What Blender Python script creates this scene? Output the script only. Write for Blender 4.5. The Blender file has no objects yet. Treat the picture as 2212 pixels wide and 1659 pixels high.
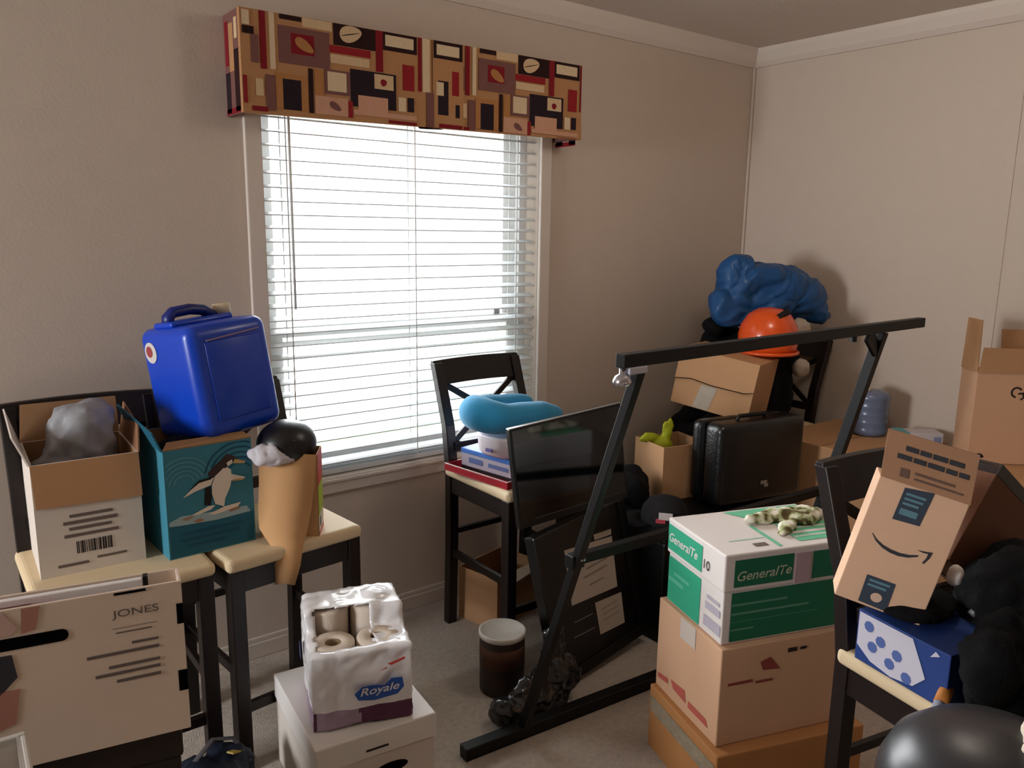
import bpy, bmesh, math, random
from mathutils import Vector, Matrix, noise, Euler
random.seed(7)
SC = bpy.context.scene
COL = SC.collection
R = math.radians

# ------------------------------------------------------------------ camera
YAW, PITCH, ROLL, FPX = 0.656553, 0.189912, 0.013916, 1713.8
cam = bpy.data.cameras.new('camera'); cam_o = bpy.data.objects.new('camera', cam); COL.objects.link(cam_o)
fwd = Vector((math.sin(YAW)*math.cos(PITCH), math.cos(YAW)*math.cos(PITCH), -math.sin(PITCH)))
rgt = Vector((math.cos(YAW), -math.sin(YAW), 0)); up = rgt.cross(fwd)
r2 = rgt*math.cos(ROLL) + up*math.sin(ROLL); u2 = -rgt*math.sin(ROLL) + up*math.cos(ROLL)
m = Matrix((r2, u2, -fwd)).transposed().to_4x4(); m.translation = (0, 0, 1.527)
cam_o.matrix_world = m
cam.sensor_fit = 'HORIZONTAL'; cam.sensor_width = 36.0; cam.lens = 36.0*FPX/2212
cam.clip_start = 0.05; cam.clip_end = 200
SC.camera = cam_o

# ------------------------------------------------------------------ world, light, exposure
w = bpy.data.worlds.new('overcast_sky'); SC.world = w; w.use_nodes = True
bg = w.node_tree.nodes['Background']
bg.inputs[0].default_value = (0.93, 0.97, 1.0, 1); bg.inputs[1].default_value = 1.3
SC.view_settings.view_transform = 'Standard'; SC.view_settings.look = 'None'
SC.view_settings.gamma = 1; SC.view_settings.use_curve_mapping = False
SC.view_settings.exposure = 1.0
SC.cycles.use_denoising = True
SC.cycles.max_bounces = 10; SC.cycles.diffuse_bounces = 6
SC.cycles.sample_clamp_indirect = 4.0

# bright low daylight through the blind, very soft
sn = bpy.data.lights.new('daylight', 'SUN'); sn.energy = 12.0; sn.angle = R(75); sn.color = (0.95, 0.98, 1.0)
so = bpy.data.objects.new('daylight', sn); COL.objects.link(so); so.rotation_euler = Vector((0.06, -1.0, -0.34)).to_track_quat('-Z', 'Y').to_euler()
# added side fill, shining in through the added left-wall window
sl_ = bpy.data.lights.new('side_fill', 'AREA'); sl_.shape = 'RECTANGLE'; sl_.size = 1.5; sl_.size_y = 1.2; sl_.energy = 125; sl_.color = (0.96, 0.98, 1.0)
so2 = bpy.data.objects.new('side_fill', sl_); COL.objects.link(so2); so2.location = (-3.4, 1.95, 1.6); so2.rotation_euler = Vector((1, 0, -.1)).to_track_quat('-Z', 'Y').to_euler()
# added fill lamp without a fixture, out of view, to lift the walls
lp = bpy.data.lights.new('overhead_fill', 'POINT'); lp.shadow_soft_size = .16; lp.energy = 6.5; lp.color = (1.0, 0.88, 0.76)
lo = bpy.data.objects.new('overhead_fill', lp); COL.objects.link(lo); lo.location = (2.1, 1.2, 2.26)

# ------------------------------------------------------------------ materials
def lin(h):
    h = h.lstrip('#'); c = [int(h[i:i+2], 16)/255 for i in (0, 2, 4)]
    return tuple((x/12.92 if x <= .04045 else ((x+.055)/1.055)**2.4) for x in c) + (1,)
MATS = {}
def mat(name, hexc, rough=.6, spec=.5, metal=0, nscale=0, namt=.12, bump=0, bscale=60, trans=0, alpha=1, coat=0, sheen=0):
    if name in MATS: return MATS[name]
    M = bpy.data.materials.new(name); M.use_nodes = True; nt = M.node_tree; b = nt.nodes['Principled BSDF']
    c = lin(hexc)
    b.inputs['Base Color'].default_value = c; b.inputs['Roughness'].default_value = rough
    b.inputs['Specular IOR Level'].default_value = spec; b.inputs['Metallic'].default_value = metal
    b.inputs['Transmission Weight'].default_value = trans; b.inputs['Alpha'].default_value = alpha
    b.inputs['Coat Weight'].default_value = coat; b.inputs['Sheen Weight'].default_value = sheen
    if nscale or bump:
        tc = nt.nodes.new('ShaderNodeTexCoord')
    if nscale:
        n = nt.nodes.new('ShaderNodeTexNoise'); n.inputs['Scale'].default_value = nscale; n.inputs['Detail'].default_value = 4
        r = nt.nodes.new('ShaderNodeMix'); r.data_type = 'RGBA'
        r.inputs[6].default_value = tuple(x*(1-namt) for x in c[:3])+(1,); r.inputs[7].default_value = tuple(min(1, x*(1+namt)) for x in c[:3])+(1,)
        nt.links.new(tc.outputs['Object'], n.inputs['Vector']); nt.links.new(n.outputs['Fac'], r.inputs[0]); nt.links.new(r.outputs[2], b.inputs['Base Color'])
    if bump:
        n2 = nt.nodes.new('ShaderNodeTexNoise'); n2.inputs['Scale'].default_value = bscale; n2.inputs['Detail'].default_value = 3
        bp = nt.nodes.new('ShaderNodeBump'); bp.inputs['Strength'].default_value = bump; bp.inputs['Distance'].default_value = .01
        nt.links.new(tc.outputs['Object'], n2.inputs['Vector']); nt.links.new(n2.outputs['Fac'], bp.inputs['Height']); nt.links.new(bp.outputs['Normal'], b.inputs['Normal'])
    MATS[name] = M; return M
wall_m = mat('wall_board', '#c8b9ab', .75, .3, nscale=14, namt=.03, bump=.05, bscale=120)
ceil_m = mat('ceiling_paint', '#cfc4b8', .85, .2, bump=.15, bscale=90)
trim_m = mat('trim_paint', '#d3c7bc', .45, .4)
carpet_m = mat('carpet', '#c6b7aa', .95, .1, nscale=55, namt=.28, bump=.9, bscale=260, sheen=.2)
wood_m = mat('espresso_wood', '#180d0b', .42, .4, nscale=20, namt=.25)
cush_m = mat('cream_upholstery', '#d9c39f', .7, .3, nscale=8, namt=.05)
card_m = mat('cardboard', '#b98e68', .8, .2, nscale=9, namt=.07)
card2_m = mat('cardboard_pinkish', '#d2a888', .8, .2, nscale=9, namt=.05)
card3_m = mat('cardboard_dark', '#8f674d', .8, .2, nscale=9, namt=.08)
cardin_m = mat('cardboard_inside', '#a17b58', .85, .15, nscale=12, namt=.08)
wbox_m = mat('white_card', '#d6ccc2', .7, .25, nscale=6, namt=.03)
fbox_m = mat('file_box_card', '#ddc9b6', .75, .2, nscale=6, namt=.04)
white_m = mat('white_gloss', '#eeeaea', .4, .4)
black_m = mat('black_metal', '#080707', .5, .3)
blackp_m = mat('black_plastic', '#070707', .45, .35)
soft_m = mat('black_fabric', '#101012', .9, .15, nscale=20, namt=.3, bump=.3, bscale=180)
slot_m = mat('hole_black', '#050404', .9, .05)
ink_m = mat('dark_ink', '#2b2423', .8, .2)
inkl_m = mat('grey_ink', '#6f625c', .8, .2)

# ------------------------------------------------------------------ mesh helpers
class MB:
    def __init__(s): s.v = []; s.f = []; s.m = []
    def add(s, vs, fs, m=0, X=None):
        o = len(s.v)
        s.v += [tuple(X @ Vector(p)) if X is not None else tuple(p) for p in vs]
        s.f += [tuple(i+o for i in f) for f in fs]; s.m += [m]*len(fs); return s
    def box(s, x0, x1, y0, y1, z0, z1, m=0, X=None):
        vs = [(x, y, z) for z in (z0, z1) for y in (y0, y1) for x in (x0, x1)]
        return s.add(vs, [(0, 2, 3, 1), (4, 5, 7, 6), (0, 1, 5, 4), (2, 6, 7, 3), (0, 4, 6, 2), (1, 3, 7, 5)], m, X)
    def bar(s, p0, p1, wd, h=None, m=0, upv=(0, 0, 1)):
        p0 = Vector(p0); p1 = Vector(p1); d = (p1-p0); L = d.length; d.normalize(); h = h or wd
        u = Vector(upv); x = d.cross(u)
        if x.length < 1e-4: x = d.cross(Vector((0, 1, 0)))
        x.normalize(); z = x.cross(d)
        X = Matrix((x, d, z)).transposed().to_4x4(); X.translation = p0
        return s.box(-wd/2, wd/2, 0, L, -h/2, h/2, m, X)
    def poly(s, pts, m=0): return s.add(pts, [tuple(range(len(pts)))], m)
    def tube(s, path, r, n=12, m=0, flat=1.0):
        P = [Vector(p) for p in path]; k = len(P); rr = r if isinstance(r, (list, tuple)) else [r]*k
        vs = []; ref = None
        for i in range(k):
            t = (P[min(i+1, k-1)]-P[max(i-1, 0)]).normalized()
            if ref is None:
                ref = Vector((0, 0, 1)) if abs(t.z) < .9 else Vector((1, 0, 0))
            a = (ref - t*ref.dot(t)).normalized(); ref = a; b = t.cross(a)
            for j in range(n):
                q = 2*math.pi*j/n
                vs.append(P[i] + a*math.cos(q)*rr[i]*flat + b*math.sin(q)*rr[i])
        fs = [(i*n+j, i*n+(j+1) % n, (i+1)*n+(j+1) % n, (i+1)*n+j) for i in range(k-1) for j in range(n)]
        fs += [tuple(range(n-1, -1, -1)), tuple((k-1)*n+j for j in range(n))]
        return s.add(vs, fs, m)
    def lathe(s, prof, c=(0, 0, 0), n=32, m=0, X=None):
        vs = []; c = Vector(c)
        for (r, z) in prof:
            for j in range(n):
                q = 2*math.pi*j/n; vs.append(c+Vector((r*math.cos(q), r*math.sin(q), z)))
        k = len(prof)
        fs = [(i*n+j, i*n+(j+1) % n, (i+1)*n+(j+1) % n, (i+1)*n+j) for i in range(k-1) for j in range(n)]
        if prof[0][0] > 1e-6: fs.append(tuple(range(n-1, -1, -1)))
        if prof[-1][0] > 1e-6: fs.append(tuple((k-1)*n+j for j in range(n)))
        return s.add(vs, fs, m, X)
    def build(s, name, mats, parent=None, smooth=False, bevel=0, seg=2, sub=0):
        me = bpy.data.meshes.new(name); me.from_pydata(s.v, [], s.f)
        mats = mats if isinstance(mats, (list, tuple)) else [mats]
        for q in mats: me.materials.append(q)
        for p, i in zip(me.polygons, s.m): p.material_index = i; p.use_smooth = smooth
        me.update()
        o = bpy.data.objects.new(name, me); COL.objects.link(o)
        if parent is not None: o.parent = parent
        if bevel:
            b = o.modifiers.new('bevel', 'BEVEL'); b.width = bevel; b.segments = seg; b.limit_method = 'ANGLE'; b.angle_limit = R(40)
        if sub:
            b = o.modifiers.new('sub', 'SUBSURF'); b.levels = sub; b.render_levels = sub
        return o

def tag(o, label, cat, group=None, kind=None):
    o['label'] = label; o['category'] = cat
    if group: o['group'] = group
    if kind: o['kind'] = kind
    return o
def thing(name, label, cat, loc=(0, 0, 0), yaw=0, rot=None, group=None):
    o = bpy.data.objects.new(name, None); COL.objects.link(o); o.empty_display_size = .05
    M = Matrix.Rotation(R(yaw), 4, 'Z')
    if rot is not None:   # extra tilt (rotation vector in degrees, local)
        v = Vector((R(rot[0]), R(rot[1]), 0)); M = M @ Matrix.Rotation(v.length, 4, v.normalized())
    o.rotation_euler = M.to_euler(); o.location = loc
    return tag(o, label, cat, group)
def struct(o): o['kind'] = 'structure'; return o
def bx(name, d, m, parent=None, bevel=.002, seg=2): return MB().box(*d).build(name, m, parent, bevel=bevel, seg=seg)

def P3(face, a, b, off):
    """2-D point of a face -> local 3-D. face = (axis, plane value, sign)"""
    ax, val, sg = face
    v = val+sg*off
    return {0: (v, a, b), 1: (a, v, b), 2: (a, b, v)}[ax]
def decal(name, polys, face, m, parent, off=.0012):
    """flat print: polygons lying on a box face, with a hair of thickness"""
    b = MB(); ax, val, sg = face
    n = Vector((0, 0, 0)); n[ax] = sg
    for pts in polys:
        mi = 0
        if isinstance(pts, tuple) and isinstance(pts[0], int): mi, pts = pts
        if len(pts) == 4 and not isinstance(pts[0], (tuple, list)):
            x0, x1, y0, y1 = pts; pts = [(x0, y0), (x1, y0), (x1, y1), (x0, y1)]
        V = [Vector(P3(face, p[0], p[1], off)) for p in pts]
        nn = Vector((0, 0, 0))
        for i in range(len(V)): nn += V[i].cross(V[(i+1) % len(V)])
        if nn.dot(n) < 0: V.reverse()
        b.poly(V, mi)
    return b.build(name, m, parent)
def text(name, body, h, m, parent, org, xd, yd, width=None, shear=0, bold=0):
    cu = bpy.data.curves.new(name, 'FONT'); cu.body = body; cu.size = 1; cu.shear = shear; cu.offset = bold
    t = bpy.data.objects.new('tmp', cu); COL.objects.link(t)
    dg = bpy.context.evaluated_depsgraph_get(); me = bpy.data.meshes.new_from_object(t.evaluated_get(dg))
    bpy.data.objects.remove(t)
    xs = [v.co.x for v in me.vertices]; ys = [v.co.y for v in me.vertices]
    x0, x1, y0, y1 = min(xs), max(xs), min(ys), max(ys)
    sy = h/(y1-y0); sx = width/(x1-x0) if width else sy
    xd = Vector(xd).normalized(); yd = Vector(yd).normalized(); org = Vector(org)
    for v in me.vertices: v.co = org + xd*(v.co.x-x0)*sx + yd*(v.co.y-y0)*sy
    me.name = name; me.materials.clear(); me.materials.append(m)
    o = bpy.data.objects.new(name, me); COL.objects.link(o); o.parent = parent; return o

def fbm(p, sc, oct=4): return noise.fractal(Vector(p)*sc, 1.0, 2.0, oct)
def blob(name, parts, m, parent=None, voxel=.012, amp=.02, sc=7, ridge=0, seed=0, zmin=None, smooth=True, boxes=(), folds=0, oct=4):
    """union of ellipsoids (and boxes) -> one lumpy skin.  parts: (cx,cy,cz,rx,ry,rz[,yaw])"""
    bm = bmesh.new()
    for p in parts:
        c = p[:3]; r = p[3:6]; yw = p[6] if len(p) > 6 else 0
        M = Matrix.Translation(c) @ Matrix.Rotation(R(yw), 4, 'Z') @ Matrix.Diagonal((*r, 1))
        bmesh.ops.create_icosphere(bm, subdivisions=3, radius=1, matrix=M)
    for b in boxes:
        x0, x1, y0, y1, z0, z1 = b
        M = Matrix.Translation(((x0+x1)/2, (y0+y1)/2, (z0+z1)/2)) @ Matrix.Diagonal((x1-x0, y1-y0, z1-z0, 1))
        bmesh.ops.create_cube(bm, size=1, matrix=M)
    me = bpy.data.meshes.new('t'); bm.to_mesh(me); bm.free()
    t = bpy.data.objects.new('t', me); COL.objects.link(t)
    rm = t.modifiers.new('r', 'REMESH'); rm.mode = 'VOXEL'; rm.voxel_size = voxel
    sm = t.modifiers.new('s', 'SMOOTH'); sm.iterations = 3; sm.factor = .5
    dg = bpy.context.evaluated_depsgraph_get(); me2 = bpy.data.meshes.new_from_object(t.evaluated_get(dg))
    bpy.data.objects.remove(t)
    off = Vector((seed*3.1, seed*1.7, seed*.9))
    cs = [(v.co.copy(), v.normal.copy()) for v in me2.vertices]
    for v, (c, n) in zip(me2.vertices, cs):
        d = fbm(c+off, sc, oct)*amp
        if ridge:
            q = noise.noise((c+off)*sc*1.3); d += (.35-abs(q))*ridge
            q = noise.noise((c+off*2)*sc*2.9); d += (.3-abs(q))*ridge*.5
        if folds:      # long creases running down and across
            p = c+off; p = Vector((p.x*5+p.z*2.5, p.y*5, p.z*9-p.x*6)); p += Vector((noise.noise(c*6+off), 0, noise.noise(c*6-off)))*1.2
            d += (.28-abs(noise.noise(p*.9)))*folds+(.25-abs(noise.noise(p*2.1)))*folds*.45
        v.co = c+n*d
        if zmin is not None and v.co.z < zmin: v.co.z = zmin
    for p in me2.polygons: p.use_smooth = smooth
    me2.materials.clear()
    for q in (m if isinstance(m, (list, tuple)) else [m]): me2.materials.append(q)
    me2.name = name; me2.update()
    o = bpy.data.objects.new(name, me2); COL.objects.link(o)
    if parent is not None: o.parent = parent
    return o

# ------------------------------------------------------------------ room shell
YW, XW, ZC = 2.646, 3.57, 2.44          # window wall, right wall, ceiling
XL, YB = -3.0, -2.4
WX0, WX1, WZ0, WZ1 = .985, 2.165, .625, 2.02    # window opening
struct(MB().box(XL, XW, YB, YW, -.1, 0).build('floor', carpet_m))
struct(MB().box(XL-.12, XW+.12, YB-.12, YW+.14, ZC, ZC+.1).build('ceiling', ceil_m))
struct(MB().box(XL-.12, WX0, YW, YW+.14, 0, ZC).box(WX1, XW+.12, YW, YW+.14, 0, ZC).box(WX0, WX1, YW, YW+.14, 0, WZ0).box(WX0, WX1, YW, YW+.14, WZ1, ZC).build('wall_back', wall_m))
struct(MB().box(XW, XW+.12, YB, YW, 0, ZC).build('wall_right', wall_m))
SY0, SY1, SZ0, SZ1 = 1.5, 2.4, .85, 2.05      # opening added for the side fill, left of the camera
struct(MB().box(XL-.12, XL, YB, SY0, 0, ZC).box(XL-.12, XL, SY1, YW, 0, ZC).box(XL-.12, XL, SY0, SY1, 0, SZ0).box(XL-.12, XL, SY0, SY1, SZ1, ZC).build('wall_left', wall_m))
struct(MB().box(XL-.12, XW+.12, YB-.12, YB, 0, ZC).build('wall_front', wall_m))
def cove(p):   # crown profile as polygons extruded
    return p
cr = MB()
prof = [(0, -.082), (.012, -.082), (.03, -.06), (.05, -.02), (.056, 0), (0, 0)]
def extr(mb, prof, axis, a, b):
    n = len(prof); vs = []
    for t in (a, b):
        for (d, z) in prof: vs.append((t, YW-d, ZC+z) if axis == 'x' else (XW-d, t, ZC+z))
    fs = [(i, (i+1) % n, n+(i+1) % n, n+i) for i in range(n)]+[tuple(range(n)), tuple(range(2*n-1, n-1, -1))]
    mb.add(vs, fs)
extr(cr, prof, 'x', XL, XW); struct(cr.build('trim_1', trim_m))
cr = MB(); extr(cr, prof, 'y', YB, YW); struct(cr.build('trim_2', trim_m))
struct(MB().box(XL, XW, YW-.014, YW, 0, .058).box(XL, XW, YW-.009, YW, .058, .077).build('baseboard_back', trim_m, bevel=.003))
struct(MB().box(XW-.014, XW, YB, YW-.014, 0, .058).box(XW-.009, XW, YB, YW-.014, .058, .077).build('baseboard_right', trim_m, bevel=.003))
struct(MB().box(XW-.004, XW, 1.375, 1.415, .077, ZC-.08).build('trim_3', wall_m, bevel=.0015))   # wall board batten
struct(MB().box(XW-.014, XW, YW-.014, YW, .077, ZC-.08).build('trim_4', wall_m, bevel=.005))      # corner bead

# the window: casing, frame, sashes, panes
win = struct(bpy.data.objects.new('window_1', None)); COL.objects.link(win)
b = MB(); y0, y1 = YW-.017, YW
b.box(WX0-.057, WX0, y0, y1, WZ0-.062, WZ1+.06).box(WX1, WX1+.057, y0, y1, WZ0-.062, WZ1+.06).box(WX0, WX1, y0, y1, WZ1, WZ1+.06).box(WX0, WX1, y0, y1, WZ0-.062, WZ0)
b.box(WX0-.057, WX1+.057, y0-.008, y0, WZ0-.02, WZ0-.006)
b.build('casing', trim_m, win, bevel=.004)
vin_m = mat('window_vinyl', '#e9e7e6', .35, .5)
MB().box(WX0, WX0+.035, YW+.085, YW+.14, WZ0, WZ1).box(WX1-.035, WX1, YW+.085, YW+.14, WZ0, WZ1).box(WX0+.035, WX1-.035, YW+.085, YW+.14, WZ0, WZ0+.035).box(WX0+.035, WX1-.035, YW+.085, YW+.14, WZ1-.035, WZ1).build('window_frame', vin_m, win, bevel=.003)
MR = 1.16
MB().box(WX0+.035, WX0+.085, YW+.09, YW+.115, WZ0+.035, MR+.02).box(WX1-.095, WX1-.035, YW+.09, YW+.115, WZ0+.035, MR+.02).box(WX0+.085, WX1-.095, YW+.09, YW+.115, WZ0+.035, WZ0+.085).box(WX0+.085, WX1-.095, YW+.09, YW+.115, MR-.02, MR+.02).build('lower_sash', vin_m, win, bevel=.003)
MB().box(WX0+.035, WX0+.075, YW+.115, YW+.138, MR-.02, WZ1-.035).box(WX1-.10, WX1-.035, YW+.115, YW+.138, MR-.02, WZ1-.035).box(WX0+.075, WX1-.10, YW+.115, YW+.138, WZ1-.08, WZ1-.035).build('upper_sash', vin_m, win, bevel=.003)
MB().box(2.0, 2.03, YW+.08, YW+.09, MR+.02, MR+.045).build('sash_lock', mat('lock_grey', '#8a8682', .4), win, bevel=.003)
glass = bpy.data.materials.new('window_glass'); glass.use_nodes = True
nt = glass.node_tree; nt.nodes.remove(nt.nodes['Principled BSDF'])
tr = nt.nodes.new('ShaderNodeBsdfTransparent'); gl = nt.nodes.new('ShaderNodeBsdfGlossy'); gl.inputs['Roughness'].default_value = .02
fr = nt.nodes.new('ShaderNodeFresnel'); fr.inputs['IOR'].default_value = 1.3; mx = nt.nodes.new('ShaderNodeMixShader')
nt.links.new(fr.outputs[0], mx.inputs[0]); nt.links.new(tr.outputs[0], mx.inputs[1]); nt.links.new(gl.outputs[0], mx.inputs[2])
nt.links.new(mx.outputs[0], nt.nodes['Material Output'].inputs[0])
MB().box(WX0+.08, WX1-.09, YW+.100, YW+.104, WZ0+.08, MR-.015).build('pane', glass, win)
MB().box(WX0+.07, WX1-.095, YW+.125, YW+.129, MR+.015, WZ1-.075).build('pane', glass, win)
# unseen window, added to the left wall to let the side fill in
win2 = struct(bpy.data.objects.new('added_window', None)); COL.objects.link(win2)
MB().box(XL-.1, XL-.05, SY0, SY0+.05, SZ0, SZ1).box(XL-.1, XL-.05, SY1-.05, SY1, SZ0, SZ1).box(XL-.1, XL-.05, SY0+.05, SY1-.05, SZ0, SZ0+.05).box(XL-.1, XL-.05, SY0+.05, SY1-.05, SZ1-.05, SZ1).build('window_frame', vin_m, win2)
MB().box(XL-.08, XL-.076, SY0+.05, SY1-.05, SZ0+.05, SZ1-.05).build('pane', glass, win2)
# outside
struct(MB().box(-14, 20, YW+.3, 60, -.75, -.6).build('lawn', mat('grass', '#a9c088', .9, .1, nscale=3, namt=.3, bump=.5)))
struct(MB().box(-14, 20, 7.6, 60, -.6, -.585).build('driveway', mat('pale_concrete', '#e4e1da', .9, .1, nscale=2, namt=.05)))

# the blind
bl_m = mat('blind_slat_white', '#cdd2d5', .45, .4)
bl = thing('window_blind', 'white horizontal slat blind lowered over the bright window', 'blind', (0, 2.683, 0))
BX0, BX1 = .992, 2.158
MB().box(BX0, BX1, -.03, .03, 1.96, 2.012).build('headrail', bl_m, bl, bevel=.003)
n = 29; zt = 1.935; zb = .672
for i in range(n):
    z = zb+(zt-zb)*i/(n-1); b = MB(); k = 5; vs = []
    tl = R(11)
    for x in (BX0, BX1):
        for j in range(k):
            t = (j/(k-1)-.5)*.05; c = .0028*(1-(2*j/(k-1)-1)**2)
            for dz in (0, .0034): vs.append((x, t, z+t*math.tan(tl)+c+dz))
    q = 2*k; fs = []
    for j in range(k-1):
        a = 2*j
        fs += [(a, a+2, q+a+2, q+a), (a+1, q+a+1, q+a+3, a+3), (a, a+1, a+3, a+2), (q+a, q+a+2, q+a+3, q+a+1)]
    fs += [(0, q, q+1, 1), (2*k-2, 2*k-1, q+2*k-1, q+2*k-2)]
    b.add(vs, fs).build('slat', bl_m, bl)
MB().box(BX0, BX1, -.027, .027, .628, .648).build('bottom_rail', bl_m, bl, bevel=.004)
cord_m = mat('blind_cord', '#d5d5d3', .7)
for x in (1.075, 1.575, 2.06):
    MB().box(x-.002, x+.002, -.028, -.0265, .648, 1.96).box(x-.002, x+.002, .0265, .028, .648, 1.96).build('ladder_cord', cord_m, bl)
MB().tube([(1.085, -.034, 1.95), (1.085, -.036, 1.25)], .0045, 8).build('tilt_wand', cord_m, bl, smooth=True)

# the valance above it: a boxed fabric pelmet with a patchwork print
val = thing('window_valance', 'boxed patchwork fabric valance in red, tan and dark brown above the window', 'valance', (0, 0, 0))
VC = {'tan': '#ad7f58', 'tanl': '#b99470', 'cream': '#c9ac88', 'creaml': '#cfb898', 'red': '#7c1f26', 'redb': '#8c2529', 'dark': '#2e1c1b', 'navy': '#2b2026', 'brown': '#75504a', 'gold': '#a87548', 'pink': '#c2937a'}
vm = {k: mat('valance_'+k, h, .9, .1, nscale=120, namt=.12) for k, h in VC.items()}; vk = list(VC)
YV = 2.5
def vz(x): # top and bottom edge of the front at x
    return 1.872+(x-.88)*.018, 2.172+(x-.88)*.007
V0, V1 = .883, 2.25
val_base = MB()
zb0, zt0 = vz(V0); zb1, zt1 = vz(V1)
val_base.add([(V0, YV, zb0), (V1+.015, YV, zb1), (V1, YV, zt1), (V0, YV, zt0), (V0, YV+.018, zb0), (V1+.015, YV+.018, zb1), (V1, YV+.018, zt1), (V0, YV+.018, zt0)], [(0, 1, 2, 3), (4, 7, 6, 5), (0, 3, 7, 4), (0, 4, 5, 1), (1, 5, 6, 2), (3, 2, 6, 7)], vk.index('tan'))
pat = [('cream', 1.08, 1.18, 2.146, 2.18), ('creaml', .973, .99, 2.008, 2.18), ('red', .942, .962, 2.005, 2.18), ('dark', 1.006, 1.078, 2.158, 2.174), ('brown', 1.0, 1.17, 2.03, 2.14), ('red', 1.041, 1.118, 2.062, 2.122), ('dark', 1.184, 1.335, 2.108, 2.18), ('redb', 1.169, 1.316, 2.083, 2.106), ('cream', 1.172, 1.311, 2.052, 2.078), ('red', 1.335, 1.362, 2.045, 2.18), ('dark', 1.362, 1.493, 2.117, 2.18), ('creaml', 1.371, 1.48, 2.131, 2.166), ('redb', 1.436, 1.482, 1.997, 2.08), ('red', 1.497, 1.512, 2.0, 2.18), ('creaml', 1.515, 1.545, 2.0, 2.18),
       ('gold', .987, 1.092, 1.893, 2.0), ('navy', 1.010, 1.070, 1.893, 1.984), ('dark', 1.095, 1.111, 1.89, 2.025), ('gold', 1.116, 1.145, 1.9, 2.024), ('brown', 1.150, 1.240, 1.955, 2.03), ('creaml', 1.160, 1.226, 1.965, 2.024), ('navy', 1.240, 1.41, 1.926, 2.042), ('cream', 1.328, 1.40, 1.99, 2.037), ('pink', 1.267, 1.378, 1.9, 1.963), ('pink', 1.115, 1.23, 1.89, 1.946), ('redb', 1.231, 1.247, 1.888, 1.94), ('pink', 1.25, 1.49, 1.9, 1.916), ('red', 1.38, 1.49, 1.884, 1.894), ('navy', 1.455, 1.48, 1.928, 1.974), ('creaml', 1.418, 1.448, 1.926, 1.972), ('creaml', .889, .912, 2.125, 2.166), ('dark', .889, .925, 2.10, 2.122), ('redb', .886, .898, 1.9, 1.98), ('brown', .914, .938, 2.02, 2.10), ('cream', .924, .948, 1.925, 1.975), ('brown', .955, .985, 1.885, 1.99), ('red', .91, .96, 1.88, 1.894)]
k = 0
def vpatch(c, x0, x1, z0, z1):
    global k
    x0 = max(x0, V0+.002); x1 = min(x1, V1+.006)
    if x1-x0 < .004: return
    zb, zt = vz((x0+x1)/2); z0 = max(z0, zb+.001); z1 = min(z1, zt-.001)
    y = YV-.0009-.00004*k; k += 1
    val_base.poly([(x0, y, z0), (x1, y, z0), (x1, y, z1), (x0, y, z1)], vk.index(c))
def vleaf(c, cx, cz, rx, rz, a):
    global k
    y = YV-.0009-.00004*k; k += 1; pts = []
    for i in range(20):
        t = 2*math.pi*i/20; px, pz = rx*math.cos(t), rz*math.sin(t)*(1-.25*math.cos(t))
        pts.append((cx+px*math.cos(a)-pz*math.sin(a), y, cz+px*math.sin(a)+pz*math.cos(a)))
    val_base.poly(pts, vk.index(c))
for rep in (0, .751):
    for i, (c, x0, x1, z0, z1) in enumerate(pat):
        dz = .0 if rep == 0 else .004
        if rep and x1 < .93: continue
        vpatch(c, x0+rep, x1+rep, z0+dz, z1+dz)
    vleaf('cream', 1.245+rep, 2.148, .040, .025, .25); vleaf('dark', 1.245+rep, 2.147, .036, .0016, .25)
    vleaf('gold', 1.085+rep, 2.09, .034, .016, -.5); vleaf('red', 1.363+rep, 2.012, .012, .011, .3); vleaf('brown', 1.185+rep, 1.918, .022, .011, -.5)
# the pleat in the middle repeats part of the print
for c, x0, x1, z0, z1 in [('tan', 1.555, 1.684, 1.885, 2.18), ('dark', 1.558, 1.68, 2.118, 2.18), ('creaml', 1.571, 1.666, 2.13, 2.165), ('redb', 1.635, 1.665, 2.0, 2.082), ('navy', 1.576, 1.62, 1.93, 2.045), ('creaml', 1.57, 1.6, 1.995, 2.04), ('navy', 1.65, 1.668, 1.925, 1.97), ('red', 1.58, 1.68, 1.886, 1.9), ('brown', 1.53, 1.56, 1.885, 2.0)]: vpatch(c, x0, x1, z0, z1)
# pale outline stitches and the deep shape of the pleat
val_base.build('front_panel', list(vm.values()), val)
for nm, x, xo in (('return_panel', V0, .012), ('return_panel', V1, -.012)):
    zb, zt = vz(x); b = MB(); b.box(min(x, x+xo), max(x, x+xo), YV+.018, YW, zb, zt, vk.index('brown'))  # brown base instead of tan puts the returns' shade into the colour
    s = -1 if xo > 0 else 1; xx = x+s*.0008
    for i, (c, a0, a1, z0, z1) in enumerate([('dark', 2.52, 2.56, 1.88, 2.06), ('tan', 2.56, 2.60, 2.0, 2.14), ('navy', 2.60, 2.64, 1.88, 2.0), ('red', 2.605, 2.635, 2.02, 2.15), ('cream', 2.525, 2.55, 2.09, 2.15), ('red', 2.52, 2.645, 1.875, 1.893)]):
        b.poly([(xx, a0, z0), (xx, a1, z0), (xx, a1, z1), (xx, a0, z1)], vk.index(c))
    b.build(nm, list(vm.values()), val)
MB().box(V0+.012, V1-.012, YV+.018, YW, 2.150, 2.158).build('top_board', vm['tan'], val)
MB().add([(1.50, YV-.004, 1.875), (1.53, YV-.012, 1.875), (1.60, YV-.012, 1.879), (1.58, YV-.004, 1.884), (1.50, YV+.01, 1.884), (1.58, YV+.01, 1.884)], [(0, 1, 2, 3), (0, 3, 5, 4)]).build('pleat_hem', vm['dark'], val)

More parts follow.
